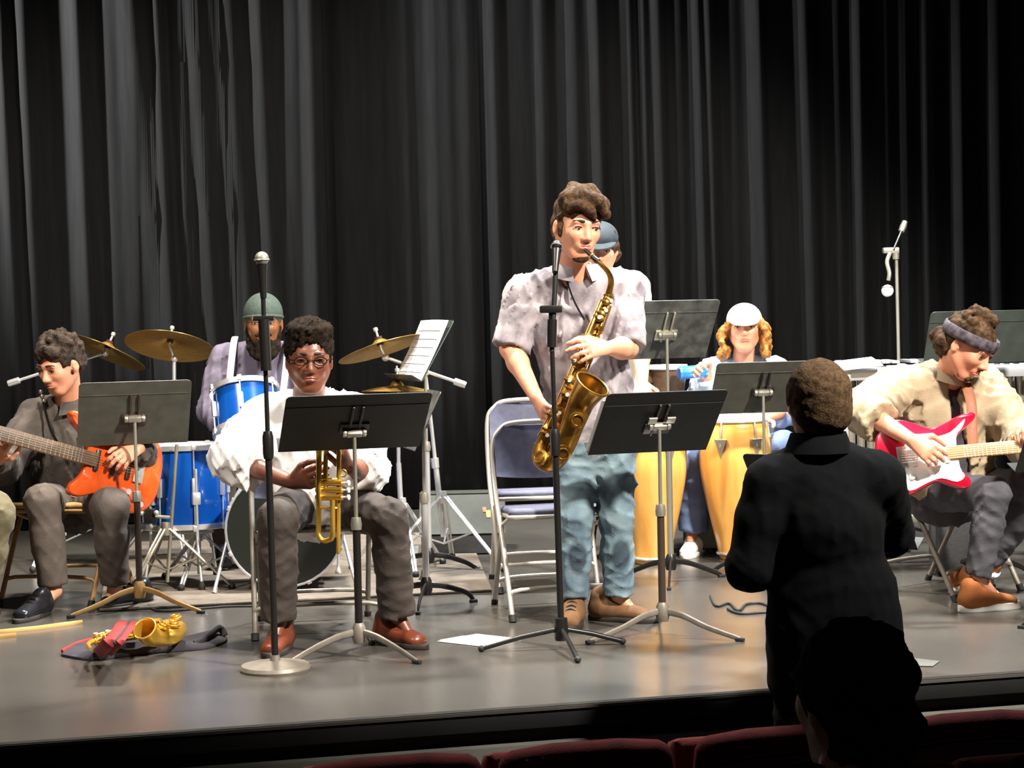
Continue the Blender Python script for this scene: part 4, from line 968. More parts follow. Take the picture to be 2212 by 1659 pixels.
for x_, y_ in ((305, 1108), (338, 1108), (321, 1088)): mb().ball(P(x_, y_, bs.y - 0.03), 0.013, 10).build('clamp_knob', 'chrome', t)
mb().tube([P(325, 1115, bs.y), P(372, 1118, bs.y)], 0.008, 8).build('clamp_arm', 'nickel', t)
# drum stool under the drummer
bs = G(568, 1215); t, mb = rig('drum_stool', 'round black drum stool under the drummer', 'stool', bs)
mb().lathe([(0, 0), (0.15, 0.0), (0.165, 0.03), (0.16, 0.08), (0.1, 0.09), (0, 0.09)], 28, Vector((bs.x, bs.y, 0.40))).build('seat', 'amp_tolex', t)
mb().tube([Vector((bs.x, bs.y, 0.05)), Vector((bs.x, bs.y, 0.41))], 0.013, 10).build('post', 'chrome', t)
tripod(mb, t, bs, 0.26, 0.24, 0.5)

# ------------------------------------------------------------------ congas, bongos, shaker
def conga(label, base, hgt=0.74, s=1.0, lean=(0, 0), shell='conga_wood'):
    t, mb = rig('conga_drum', label, 'drum', base, 'conga drums')
    ax = Vector((lean[0], lean[1], 1)).normalized()
    pr = [(0.082, 0.0), (0.092, 0.02), (0.108, 0.1), (0.145, 0.26), (0.176, 0.42), (0.183, 0.52), (0.172, 0.63), (0.15, 0.72), (0.147, 0.74)]
    pr = smooth_path([(a * s, b / 0.74 * hgt, 0) for a, b in pr], 4); prf = [(p.x, p.y) for p in pr]
    mb().lathe(prf, 40, base, ax).build('shell', shell, t, 60)
    tp = base + ax * hgt; r0 = 0.147 * s
    mb().lathe([(0, 0.012), (r0, 0.012), (r0 + 0.006, 0.004), (r0 + 0.006, -0.04), (r0, -0.04), (0, -0.01)], 40, tp, ax).build('head', 'rawhide', t)
    mb().torus(tp - ax * 0.035, r0 + 0.014, 0.007, ax, 40, 8).build('rim', 'chrome', t)
    mb().torus(base + ax * 0.03, 0.098 * s, 0.008, ax, 36, 8).build('bottom_ring', 'chrome', t)
    x, y, z = frame_from(ax, (1, 0, 0))
    for k in range(6):
        a = -2.1 + k * math.pi / 3; d = x * math.cos(a) + y * math.sin(a); tg = z.cross(d); c1 = tp - ax * 0.03 + d * (r0 + 0.018); c2 = tp - ax * 0.16 + d * (0.172 * s + 0.010)
        lg = mb().tube([c1, c2], 0.005, 8).build('tension_hook', 'chrome', t)
        mb().prism([(-0.035, 0.04), (0.035, 0.04), (0, -0.06)], c2 - d * 0.004, tg, ax, d, 0.012, 0.003).build('side_plate', 'nickel', lg)
    return t
conga('tan conga drum under the grey music stand', G(1592, 1206) + Vector((0, 0, 0.0)), 0.74, 1.0)
conga('tan conga drum beside the saxophonist right leg', G(1408, 1216), 0.72, 1.0)
bs = G(1408, 1190); t, mb = rig('bongo_drums', 'pair of small bongo drums with white heads behind the saxophonist arm', 'drum', bs)
for s, r in ((-1, 0.085), (1, 0.1)):
    c = P(1402, 792, bs.y) + Vector((s * 0.10, 0, 0))
    b_ = mb().lathe([(r * 0.8, -0.15), (r, -0.02), (r, 0)], 28, c, (0, 0, 1)).build('bongo_shell', 'rosewood', t, 60)
    mb().lathe([(0, 0.01), (r + 0.002, 0.008), (r + 0.004, -0.01), (0, -0.01)], 28, c, (0, 0, 1)).build('head', 'drum_head', b_)
    mb().torus(c - Vector((0, 0, 0.012)), r + 0.008, 0.006, (0, 0, 1), 28, 6).build('rim', 'chrome', b_)
mb().box(P(1402, 815, bs.y), (0.05, 0.06, 0.06), None, 0.01).build('centre_block', 'rosewood', t)
mb().tube([Vector((bs.x, bs.y, 0.08)), P(1404, 830, bs.y)], 0.011, 10).build('post', 'chrome', t)
RZ = 0.0
tripod(mb, t, bs, 0.3, 0.27, 0.4)

# ------------------------------------------------------------------ vibraphone
base = G(2015, 1255); d_ = 8.9
t, mb = rig('vibraphone', 'silver vibraphone behind the bandana guitarist', 'vibraphone', P(2020, 1230, d_))
zt = P(1850, 800, d_).z; xl = P(1815, 800, d_).x; xr = xl + 1.28; yc = d_ + 0.18
n = 26
for k in range(n):
    u = k / (n - 1); x_ = xl + 0.06 + (xr - xl - 0.12) * u; ln = 0.36 - 0.14 * u
    b_ = mb().box((x_, yc - 0.12 + 0.06 * u, zt), (0.038, ln, 0.013), None, 0.003).build('bar', 'silver_bar', t)
    if k % 7 not in (2, 6) and k < n - 1:
        mb().box((x_ + 0.022, yc + 0.19 - 0.06 * u, zt + 0.03), (0.036, ln * 0.85, 0.013), None, 0.003).build('bar', 'silver_bar', t)
    lr = 0.46 - 0.32 * u
    mb().lathe([(0.0, 0), (0.019, 0), (0.019, lr), (0.016, lr), (0.016, 0.01), (0, 0.01)], 14, (x_, yc - 0.12 + 0.06 * u, zt - 0.03 - lr)).build('resonator', 'nickel', t)
for yy, e in ((yc - 0.30, 0.14), (yc + 0.36, -0.14)):
    mb().box(((xl + xr) / 2, yy + e / 2, zt - 0.02), (xr - xl, 0.035, 0.05), Matrix.Rotation(math.atan2(e, xr - xl) , 3, 'Z'), 0.006).build('side_rail', 'silver_bar', t)
for x_, hw in ((xl, 0.36), (xr, 0.22)):
    ep_ = mb().box((x_, yc + 0.02, zt - 0.02), (0.05, hw * 2, 0.075), None, 0.012).build('end_panel', 'silver_bar', t)
    for s in (-1, 1):
        mb().box((x_, yc + 0.02 + s * hw * 0.7, zt / 2), (0.045, 0.045, zt - 0.10), None, 0.008).build('leg', 'silver_bar', ep_)
        mb().lathe([(0, -0.012), (0.032, -0.012), (0.035, 0), (0.032, 0.012), (0, 0.012)], 16, (x_, yc + 0.02 + s * hw * 0.7, 0.036), (1, 0, 0), (0, 0, 1)).build('caster', 'rubber', ep_)
mb().box(((xl + xr) / 2, yc + 0.02, 0.22), (xr - xl, 0.03, 0.04), None, 0.006).build('cross_brace', 'nickel', t)
loc = P(1848, 786, d_ - 0.02); t = thing('sheet_music', 'bright white page lying on the left end of the vibraphone', 'sheet music', loc)
R_ = Matrix.Rotation(math.radians(-6), 3, 'Y') @ Matrix.Rotation(math.radians(7), 3, 'X'); MB(loc).box(P(1848, 796, d_ - 0.06) + Vector((0, 0, 0.022)), (0.21, 0.26, 0.006), R_, 0.001).build('page', 'paper', t)

# ------------------------------------------------------------------ amplifiers and wedge
def amp(label, px0, px1, ytop, ybot, dep, cat='amplifier', name='guitar_amplifier', yaw=0, face='amp_grille', tol='amp_tolex', panel=0.82):
    b = G((px0 + px1) / 2, ybot); wd_ = (px1 - px0) / F * b.y; hh = (ybot - ytop) / F * b.y
    t = thing(name, label, cat, (b.x, b.y, 0), Matrix.Rotation(math.radians(yaw), 3, 'Z'))
    MB().box((0, dep / 2, hh / 2 + 0.01), (wd_, dep, hh - 0.02), None, 0.012).build('cabinet', tol, t)
    MB().box((0, 0.0, hh * (0.06 + panel / 2)), (wd_ * 0.9, 0.012, hh * (panel - 0.06)), None, 0.004).build('grille', face, t)
    for sx in (-1, 1):
        for sy in (0.15, 0.85): MB().lathe([(0, 0), (0.018, 0), (0.016, 0.022), (0, 0.022)], 10, (sx * wd_ * 0.4, dep * sy, 0)).build('foot', 'rubber', t)
    hd_ = MB().tube(smooth_path([(-0.07, dep / 2, hh), (-0.05, dep / 2, hh + 0.025), (0.05, dep / 2, hh + 0.025), (0.07, dep / 2, hh)], 4), 0.008, 8).build('handle', 'rubber', t)
    cp = MB().box((0, 0.0, hh * 0.91), (wd_ * 0.9, 0.014, hh * 0.1), None, 0.003).build('control_panel', 'nickel', t)
    for i in range(4): MB().lathe([(0, 0), (0.009, 0), (0.008, 0.014), (0, 0.014)], 10, (wd_ * (-0.3 + 0.2 * i), -0.006, hh * 0.91), (0, -1, 0), (0, 0, 1)).build('knob', 'rubber', cp)
    return t
amp('dark guitar amplifier under the bandana guitarist chair', 2022, 2140, 1100, 1246, 0.26, face='amp_tolex', yaw=-6)
amp('small black amplifier beside the tan conga drum', 1495, 1575, 1060, 1196, 0.22, yaw=8)
# grey-green wedge with a small sticker
b = G(992, 1200); wx0 = P(905, 1150, b.y).x; wx1 = P(1092, 1150, b.y).x; zt = P(990, 1064, b.y + 0.2).z
t, mb = rig('monitor_speaker', 'grey-green floor speaker with dark base against the curtain', 'speaker', b)
z1 = 0.115
mb().add([(wx0, b.y, z1), (wx1, b.y, z1), (wx1, b.y + 0.16, zt), (wx0, b.y + 0.16, zt), (wx0, b.y + 0.42, z1), (wx1, b.y + 0.42, z1), (wx1, b.y + 0.34, zt), (wx0, b.y + 0.34, zt)], [(0, 1, 2, 3), (3, 2, 6, 7), (7, 6, 5, 4), (0, 3, 7, 4), (1, 5, 6, 2), (0, 4, 5, 1)]).build('cabinet', 'wedge_grey', t, 0)
mb().box(((wx0 + wx1) / 2, b.y + 0.215, z1 / 2 + 0.003), (wx1 - wx0 - 0.02, 0.40, z1 - 0.006), None, 0.008).build('base', 'amp_tolex', t)
mb().tube([(wx0, b.y + 0.16, zt), (wx1, b.y + 0.16, zt)], 0.008, 8).build('edge_trim', 'wedge_grey', t)
nw = Vector((0, -(zt - z1), 0.16)).normalized(); sx_ = P(1055, 1112, b.y).x; fp = Vector((sx_, b.y + 0.085, z1 + (zt - z1) * 0.53)); upw = Vector((0, 0.16, zt - z1)).normalized()
for (dx, dz, w_, h_, m_) in ((-0.022, 0.012, 0.022, 0.03, 'sticker_red'), (0.0, -0.016, 0.03, 0.045, 'sticker_yellow'), (0.026, 0.012, 0.024, 0.03, 'paper')):
    mb().prism([(-w_ / 2, h_ / 2), (w_ / 2, h_ / 2), (w_ / 3, -h_ / 2), (-w_ / 3, -h_ / 2)], fp + Vector((dx, 0, 0)) + upw * dz + nw * 0.002, (1, 0, 0), upw, nw, 0.003).build('sticker', m_, t, 0)

# ------------------------------------------------------------------ loose things on the floor
t = thing('paper_sheet', 'white paper sheets lying on the floor before the empty chair', 'paper', G(1035, 1386))
for i, poly in enumerate(([(945, 1387), (1030, 1371), (1126, 1382), (1050, 1399)], [(950, 1386), (1000, 1377), (1100, 1388), (1060, 1397)])):
    z_ = 0.002 + 0.003 * i; q = [G(*p) for p in poly]; lo = t.location
    MB(lo).add([p + Vector((0, 0, z_)) for p in q] + [p + Vector((0, 0, z_ + 0.002)) for p in q], [(3, 2, 1, 0), (4, 5, 6, 7)] + [(a, (a + 1) % 4, 4 + (a + 1) % 4, 4 + a) for a in range(4)]).build('page', 'paper', t, 0)
t = thing('paper_sheet', 'small white paper on the stage edge right of the conductor', 'paper', G(1985, 1432)); q = [G(1965, 1440), G(1975, 1424), G(2030, 1430), G(2015, 1441)]; lo = t.location
MB(lo).add([p + Vector((0, 0, 0.002)) for p in q] + [p + Vector((0, 0, 0.004)) for p in q], [(3, 2, 1, 0), (4, 5, 6, 7)] + [(a, (a + 1) % 4, 4 + (a + 1) % 4, 4 + a) for a in range(4)]).build('page', 'ledge', t, 0)
def cable(label, pts, r=0.006, mat='cable'):
    o = MB().tube(smooth_path([G(x, y) + Vector((0, 0, r)) for x, y in pts], 6), r, 8).build('cable', mat); tag(o, label, 'cable'); return o
cable('dark looping cable on the floor left of the conductor', [(1535, 1290), (1548, 1312), (1575, 1306), (1595, 1322), (1612, 1308), (1645, 1306), (1672, 1318)])
cable('thin dark cable lying near the conductor elbow', [(1572, 1318), (1600, 1328), (1660, 1325), (1720, 1330)])
cable('thin cable along the floor by the orange guitarist stand', [(320, 1310), (345, 1322), (420, 1318), (500, 1312), (600, 1312)], 0.005)
o = MB().tube([G(-40, 1372) + Vector((0, 0, 0.004)), G(80, 1360) + Vector((0, 0, 0.004)), G(178, 1347) + Vector((0, 0, 0.004))], 0.012, 6, True, 0.25, (0, 0, 1)).build('floor_tape', 'tape'); tag(o, 'tan tape strip on the floor at the left edge', 'tape')
o = MB().tube([G(-40, 1382) + Vector((0, 0, 0.004)), G(35, 1376) + Vector((0, 0, 0.004))], 0.014, 6, True, 0.25, (0, 0, 1)).build('floor_tape', 'tape'); tag(o, 'short tan tape strip below the longer one at the left edge', 'tape')
# ------------------------------------------------------------------ electric guitars
STRAT = [(-.21, 0), (-.2, .085), (-.16, .14), (-.10, .158), (-.04, .138), (.02, .112), (.08, .125), (.13, .148), (.19, .163), (.213, .148), (.19, .118), (.14, .082), (.115, .035), (.115, -.035), (.13, -.078), (.155, -.11), (.152, -.142), (.115, -.148), (.06, -.125), (.02, -.112), (-.04, -.135), (-.1, -.158), (-.16, -.14), (-.2, -.085)]
def guitar(name, label, o, xdir, zdir, paint, board, guard, mirror=False, sc_=1.0, nstr=6, strap=None, headmat='maple', fretmat='nickel'):
    z = Vector(zdir).normalized(); x = Vector(xdir); x = (x - z * x.dot(z)).normalized(); y = z.cross(x)
    if mirror: y = -y
    o = Vector(o); t, mb = rig(name, label, 'guitar', o)
    def p(a, b, c): return o + (x * a + y * b + z * c) * sc_
    def bx(a, b, c, s, bev=0.002): return mb().box(p(a, b, c), tuple(q * sc_ for q in s), rot_cols(x, y, z), bev * sc_)
    ol = [(q.x * sc_, q.y * sc_) for q in smooth_path([(a, b, 0) for a, b in STRAT], 4, True)]
    bd = mb().prism(ol, o, x, y, z, 0.044 * sc_, 0.008 * sc_).build('body', paint, t, 60)
    if guard:
        g = [(-.02, -.115), (-.09, -.14), (-.13, -.10), (-.10, -.05), (-.10, .03), (-.05, .07), (.02, .07), (.1, .085), (.165, .135), (.15, .1), (.12, .06), (.12, -.06), (.135, -.10), (.1, -.12), (.04, -.10)]
        gp = [(q.x * sc_, q.y * sc_) for q in smooth_path([(a, b, 0) for a, b in g], 3, True)]
        mb().prism(gp, p(0, 0, 0.0235), x, y, z, 0.003 * sc_).build('pickguard', guard, t)
    bx(.33, 0, .016, (.50, .050, .024), .008).build('neck', headmat, t)
    fb = bx(.325, 0, .031, (.50, .053, .008), .002).build('fretboard', board, t)
    for k in range(1, 20):
        fx = .575 - .648 * (1 - 2 ** (-k / 12)); bx(fx, 0, .0355, (.0035, .052, .0025), 0).build('fret', fretmat, fb)
    hs = [(.57, -.024), (.60, -.034), (.68, -.036), (.745, -.02), (.755, .015), (.73, .038), (.66, .042), (.60, .036), (.57, .024)]
    hp = [(q.x * sc_, q.y * sc_) for q in smooth_path([(a, b, 0) for a, b in hs], 3, True)]
    hk = mb().prism(hp, p(0, 0, 0.016), x, y, z, 0.015 * sc_, .002).build('headstock', headmat, t)
    for k in range(nstr): 
        pg = mb().lathe([(0, 0), (.006 * sc_, 0), (.005 * sc_, .02 * sc_), (.011 * sc_, .022 * sc_), (.010 * sc_, .034 * sc_), (0, .034 * sc_)], 10, p(.605 + .022 * k, .036, .014), y).build('tuning_peg', 'chrome', hk)
    for a in (.075, .005, -.06): bx(a, 0, .028, (.018, .082, .010), .004).build('pickup', 'pickup_black' if guard is None else 'pickguard', t)
    br = bx(-.105, 0, .028, (.04, .085, .010), .003).build('bridge', 'chrome', t)
    for k in range(3): mb().lathe([(0, 0), (.013 * sc_, 0), (.011 * sc_, .014 * sc_), (0, .014 * sc_)], 14, p(-.075 - .03 * k, -.085 - .018 * k, .023), z).build('knob', 'pickguard' if guard else 'chrome', t)
    st = mb()
    for k in range(nstr):
        yy = (k - (nstr - 1) / 2) * .0085; st.tube([p(-.11, yy * 1.2, .040), p(.575, yy * .8, .0405)], .0009, 4)
    s_ = st.build('strings', 'chrome' if guard else 'base_iron', t); s_['kind'] = 'stuff'
    if strap:
        mb().tube(smooth_path(strap[1], 6), .024, 8, True, .12, strap[2]).build('strap', strap[0], t)
    return t, p
# orange guitar, neck to the photo's left
guitar('electric_guitar', 'orange electric guitar held by the player at far left', P(240, 1006, 8.24), P(0, 934, 7.86) - P(240, 1006, 8.24), (0.66, -0.75, 0.12), 'orange_paint', 'rosewood', None, True, 1.18, 4, fretmat='base_iron')
# red guitar, neck to the right
gp = P(2003, 985, 7.52)
guitar('electric_guitar', 'red and white electric guitar held by the bandana guitarist', gp, P(2212, 958, 7.42) - gp, (-0.06, -1, 0.28), 'red_paint', 'maple', 'pickguard', False, 1.0, 6)

# ------------------------------------------------------------------ trumpet, standing upright on the thigh
def trumpet(label, o, up, out):
    z = Vector(up).normalized(); x = Vector(out); x = (x - z * x.dot(z)).normalized(); y = z.cross(x); o = Vector(o)
    t, mb = rig('trumpet', label, 'trumpet', o)
    def p(a, b, c): return o + x * a + y * b + z * c
    prof = [(0.010, 0.0), (0.0102, 0.10), (0.0105, 0.2), (0.011, 0.28), (0.016, 0.34), (0.025, 0.39), (0.04, 0.425), (0.061, 0.445), (0.061, 0.4475), (0.038, 0.428), (0.022, 0.39), (0.012, 0.33), (0.006, 0.2)]
    mb().lathe(prof, 28, p(-.03, 0, 0.03), z, x).build('bell', 'brass', t, 60)
    # bow at the bottom, leadpipe up the other side, tuning slide at the top
    mb().tube(smooth_path([p(-.03, 0, .035), p(-.03, 0, .01), p(-.015, 0, -.012), p(.012, 0, -.012), p(.03, 0, .01), p(.03, 0, .14)], 5), .0102, 12).build('bell_bow', 'brass', t)
    mb().tube([p(.045, .02, -.06), p(.045, .02, .30)], .0085, 12).build('leadpipe', 'brass', t)
    mb().tube(smooth_path([p(.045, .02, .29), p(.044, .02, .33), p(.02, .015, .35), p(-.004, .01, .33), p(-.006, .01, .18)], 5), .0090, 12).build('tuning_slide', 'brass', t)
    mb().lathe([(.0045, 0), (.0058, .05), (.0075, .065), (.0135, .075), (.0135, .082), (.009, .083), (.003, .07)], 16, p(.045, .02, -.055), -z, x).build('mouthpiece', 'chrome', t)
    for k in range(3):
        c = p(0.008, 0.012, .15 + .027 * k); v = mb().lathe([(0, -.055), (.011, -.055), (.0125, -.05), (.0125, .05), (.011, .058), (0, .058)], 16, c, x, z).build('valve_casing', 'brass', t)
        mb().lathe([(0, .058), (.004, .058), (.004, .08), (.010, .081), (.010, .087), (0, .088)], 14, c, x, z).build('valve_button', 'pearl', v)
    for c in (.11, .22): mb().tube([p(-.03, 0, c), p(.03, 0.0, c), p(.045, .02, c)], .004, 8).build('brace', 'brass', t)
    mb().torus(p(.062, .025, .24), .013, .0035, y, 18, 8).build('finger_ring', 'brass', t)
    return t
trumpet('gold trumpet held upright on the seated trumpeter lap', P(703, 1160, 6.98), (0.02, 0.10, 1), (0.9, -0.4, 0))

# ------------------------------------------------------------------ saxophones
def sax(name, label, pts, rad, bell_c, bell_n, bell_r, neck, mouth, keyside, keyn=14, mat='sax_brass', ks=1.0, strap=None):
    t, mb = rig(name, label, 'saxophone', pts[-1])
    pth = smooth_path(pts, 8); L = len(pth); mb().tube(pth, [rad[0] + (rad[1] - rad[0]) * (i / (L - 1)) for i in range(L)], 20).build('body_tube', mat, t, 60)
    # bow and bell
    bw = smooth_path([pts[-1]] + bell_c, 8); Lb = len(bw)
    def br(u): return rad[1] * (1.0 + 0.35 * u) + max(0, u - 0.62) ** 2 * (bell_r - rad[1] * 1.3) / 0.1444
    mb().tube(bw, [br(i / (Lb - 1)) for i in range(Lb)], 28, False).build('bell', mat, t, 70)
    e = bw[-1]; n = (bw[-1] - bw[-2]).normalized(); rb = br(1.0)
    ins = [bw[i] for i in range(Lb - 1, Lb // 2, -1)]
    mb().tube(ins, [br((Lb - 1 - i) / (Lb - 1)) * 0.955 for i in range(len(ins))], 28, False).build('bell_inside', mat, t, 70)
    mb().torus(e, rb * 0.985, 0.0035 * ks + 0.001, n, 36, 8).build('bell_rim', mat, t)
    # neck and mouthpiece
    nk = smooth_path(neck, 6); mb().tube(nk, [rad[0] * 0.55 + rad[0] * 0.4 * (1 - i / (len(nk) - 1)) for i in range(len(nk))], 14).build('neck', mat, t, 60)
    mb().torus(lerp(neck[0], pts[0], 0.4), rad[0] * 1.05, 0.004, pts[1] - pts[0], 20, 8).build('neck_joint', mat, t)
    if mouth:
        mb().tube([mouth[0], mouth[1]], [0.012, 0.007], 12).build('mouthpiece', 'pickup_black', t)
        mb().torus(lerp(mouth[0], mouth[1], 0.45), 0.0115, 0.003, mouth[1] - mouth[0], 16, 6).build('ligature', 'brass', t)
    # keywork
    kd = Vector(keyside).normalized(); rnd = random.Random(3)
    for k in range(keyn):
        u = 0.08 + 0.86 * k / (keyn - 1); i = int(u * (L - 1)); c = pth[i]; ax = (pth[min(i + 1, L - 1)] - pth[max(i - 1, 0)]).normalized()
        d = (kd - ax * kd.dot(ax)).normalized(); side = ax.cross(d); a = rnd.uniform(-0.9, 0.9); dv = d * math.cos(a) + side * math.sin(a); r_ = rad[0] + (rad[1] - rad[0]) * u
        kr = (0.010 + 0.016 * u) * ks
        key = mb().lathe([(0, 0.0), (kr, 0.0), (kr, 0.006), (kr * 0.6, 0.009), (0, 0.010)], 16, c + dv * (r_ + 0.004), dv, ax).build('key_cup', mat, t)
        mb().tube([c + dv * (r_ + 0.013), c + dv * (r_ + 0.016) + side * 0.02 * ks, c + (d * math.cos(a + 0.9) + side * math.sin(a + 0.9)) * (r_ + 0.01)], 0.003, 6).build('key_arm', mat, key)
        if k % 2 == 0: mb().lathe([(0, 0), (0.008, 0), (0.008, 0.003), (0, 0.004)], 12, c + dv * (r_ + 0.0145), dv, ax).build('pearl_touch', 'pearl', key)
    ax = (pts[-1] - pts[0]).normalized(); d = (kd - ax * kd.dot(ax)).normalized(); side = ax.cross(d)
    for a in (-1.1, -0.5, 0.7, 1.2):
        dv = d * math.cos(a) + side * math.sin(a)
        pp = [pth[int(u * (L - 1))] + dv * (rad[0] + (rad[1] - rad[0]) * u + 0.010) for u in (0.1, 0.4, 0.7, 0.93)]
        mb().tube(pp, 0.0032 * ks, 6).build('key_rod', mat, t)
        for q in pp[1:3]: mb().ball(q, 0.006 * ks, 8).build('rod_post', mat, t, 180)
    for u, s in ((0.28, 1), (0.5, -1), (0.72, 1)):   # bell keys and guards
        i = int(u * (Lb - 1)); c = bw[i]; axb = (bw[i + 1] - bw[i - 1]).normalized(); dv = (kd - axb * kd.dot(axb)).normalized(); r_ = br(i / (Lb - 1))
        key = mb().lathe([(0, 0), (0.027 * ks, 0), (0.027 * ks, 0.007), (0.012 * ks, 0.012), (0, 0.012)], 20, c + dv * (r_ + 0.005), dv, axb).build('bell_key', mat, t)
        mb().torus(c + dv * (r_ + 0.02), 0.018 * ks, 0.003, dv, 18, 6).build('key_guard', mat, key)
    if strap: mb().tube(smooth_path(strap, 6), 0.006, 6, True, 0.4).build('neck_strap', 'tube_black', t)
    return t
D = 7.30
sax('saxophone', 'brass tenor saxophone played by the standing man', [P(1313, 640, 7.33), P(1290, 700, 7.30), P(1250, 800, 7.26), P(1205, 905, 7.24), P(1172, 968, 7.23)], (0.014, 0.036),
    [P(1170, 990, 7.20), P(1192, 998, 7.16), P(1216, 968, 7.13), P(1238, 915, 7.11), P(1258, 865, 7.10), P(1280, 830, 7.07)], None, 0.068,
    [P(1313, 640, 7.33), P(1320, 612, 7.31), P(1316, 592, 7.29), P(1303, 576, 7.27), P(1289, 563, 7.26)], (P(1292, 565, 7.26), P(1263, 539, 7.305)), (0.2, -1, 0.15), 22, 'sax_brass', 1.2,
    strap=[P(1262, 690, 7.32), P(1240, 650, 7.38), P(1222, 600, 7.46)])
# saxophone lying on its open bag
bag = thing('instrument_bag', 'flat dark cloth bag under the saxophone on the floor', 'bag', G(310, 1405))
pl = [(132, 1415), (165, 1400), (230, 1385), (330, 1368), (400, 1382), (482, 1378), (486, 1390), (440, 1404), (360, 1410), (270, 1420), (200, 1428), (150, 1422)]
qs = [G(x, y) for x, y in pl]; qs = smooth_path(qs, 3, True); lo = bag.location; n = len(qs); c0 = sum(qs, Vector()) / n; vs = []; fs = []
for ring, (k, z_) in enumerate(((1.0, 0.002), (1.0, 0.010), (0.85, 0.028), (0.5, 0.024))):
    for i, p_ in enumerate(qs): vs.append(c0 + (p_ - c0) * k + Vector((0, 0, z_ + (0.012 * math.sin(i * 0.9) if ring == 2 else 0))))
for r_ in range(3):
    for i in range(n): fs.append((r_ * n + i, r_ * n + (i + 1) % n, (r_ + 1) * n + (i + 1) % n, (r_ + 1) * n + i))
fs.append(tuple(range(n))[::-1]); fs.append(tuple(3 * n + i for i in range(n)))
MB(lo).add(vs, fs).build('cloth', 'black_cloth', bag, 60)
MB(lo).tube(smooth_path([G(420, 1402) + Vector((0, 0, .02)), G(450, 1394) + Vector((0, 0, .035)), G(475, 1384) + Vector((0, 0, .05)), G(486, 1384) + Vector((0, 0, .02))], 4), 0.014, 8, True, 0.5).build('flap', 'black_cloth', bag)
MB(lo).tube(smooth_path([G(135, 1416) + Vector((0, 0, .012)), G(170, 1408) + Vector((0, 0, .03)), G(225, 1398) + Vector((0, 0, .035))], 4), 0.013, 8, True, 0.5).build('flap', 'red_cloth', bag)
def GZ(x, y, z): return G(x, y, z)
sax('saxophone', 'gold saxophone lying on the dark bag on the floor', [GZ(205, 1385, .07), GZ(245, 1378, .075), GZ(300, 1368, .08), GZ(348, 1357, .085)], (0.012, 0.028),
    [GZ(374, 1352, .08), GZ(386, 1360, .075), GZ(374, 1373, .07), GZ(352, 1377, .07), GZ(326, 1374, .085), GZ(312, 1358, .12)], None, 0.044,
    [GZ(205, 1385, .07), GZ(195, 1388, .07), GZ(190, 1394, .075), GZ(196, 1402, .08)], None, (0.0, -0.5, 1), 10, 'brass', 0.9)
cl = thing('cloth', 'red cloth strip draped over the saxophone on the floor', 'cloth', G(245, 1400)); lo = cl.location
for dx, m_, w_ in ((0, 'red_cloth', 0.024), (14, 'black_cloth', 0.010), (24, 'red_cloth', 0.014)):
    MB(lo).tube(smooth_path([GZ(264 + dx, 1344, .10), GZ(258 + dx, 1356, .15), GZ(242 + dx, 1378, .155), GZ(226 + dx, 1398, .12), GZ(212 + dx, 1412, .04)], 4), w_, 10, True, .3, (1, 0, 0)).build('fold', m_, cl)
# ------------------------------------------------------------------ the musicians (joints: L / R = left / right in the photograph)
def JJ(**k): return {a: (P(*b) if not isinstance(b, Vector) else b) for a, b in k.items()}
def EAR(hd): return [neg(hd.e(q * 0.39, -0.005, -0.03, 0.11, 0.10, 0.125, 0.03)) for q in (-1, 1)]
def tuft(hd, pts, r0, r1, k=0.03):
    o = []
    for i in range(len(pts) - 1):
        a = r0 + (r1 - r0) * i / max(1, len(pts) - 1); b = r0 + (r1 - r0) * (i + 1) / max(1, len(pts) - 1); o.append(hd.c(pts[i], pts[i + 1], a, b, k))
    return o

# ---------------- saxophonist
J = JJ(C=(1246, 490, 7.42), N=(1237, 584, 7.52), SL=(1130, 640, 7.56), SR=(1352, 636, 7.56), EL=(1102, 752, 7.50), ER=(1356, 752, 7.44), WL=(1158, 858, 7.32), WR=(1312, 752, 7.26),
       HL=(1246, 950, 7.58), HR=(1324, 950, 7.58), KL=(1243, 1120, 7.50), KR=(1332, 1115, 7.54), AL=(1240, 1292, 7.54), AR=(1337, 1288, 7.56), TL=G(1226, 1366), TR=G(1418, 1346))
hl = hand_prims(J['WL'], P(1190, 912, 7.22) - J['WL'], (0.75, -0.1, -0.3), 1.08, -1, (0.35, 0.4, 0.42, 0.5), 0.3, 0.18, 0.3)
hr = hand_prims(J['WR'], P(1256, 752, 7.19) - J['WR'], (0.1, 0.75, -0.35), 1.08, -1, (0.4, 0.42, 0.45, 0.5), 0.5, 0.16, 0.5)
root, hd = person('man in a rumpled grey shirt standing and playing a tenor saxophone', J, (0.36, -0.9, -0.17), 0.268, 'skin_light', (hl, hr), (0.05, 0, 1), 0.0058, neck=0.060)
face_parts(hd, root, 'lip_light', gaze=0.01)
hem = P(1276, 905, 7.58)
sh = shirt(root, J, 'shirt_grey', 0.014, ('elbow', 'elbow'), hem, seed=11, amp=0.006, h=0.008, sg=0.006, neckcut=(J['N'] - Vector((0, 0.0, 0.05)), J['N'] + Vector((0.02, -0.06, 0.08)), 0.03, 0.06))
collar_ring(root, J['N'] + Vector((0.0, -0.005, -0.004)), hd, 'shirt_grey', 0.070, 0.038)
off = root.location
def on_front(px, py, d): return P(px, py, d)
MB(off).tube(smooth_path([P(1236, 606, 7.452), P(1240, 660, 7.452), P(1246, 740, 7.482), P(1254, 830, 7.49)], 5), 0.019, 8, True, 0.2, (1, 0, 0)).build('placket', 'shirt_grey', sh)
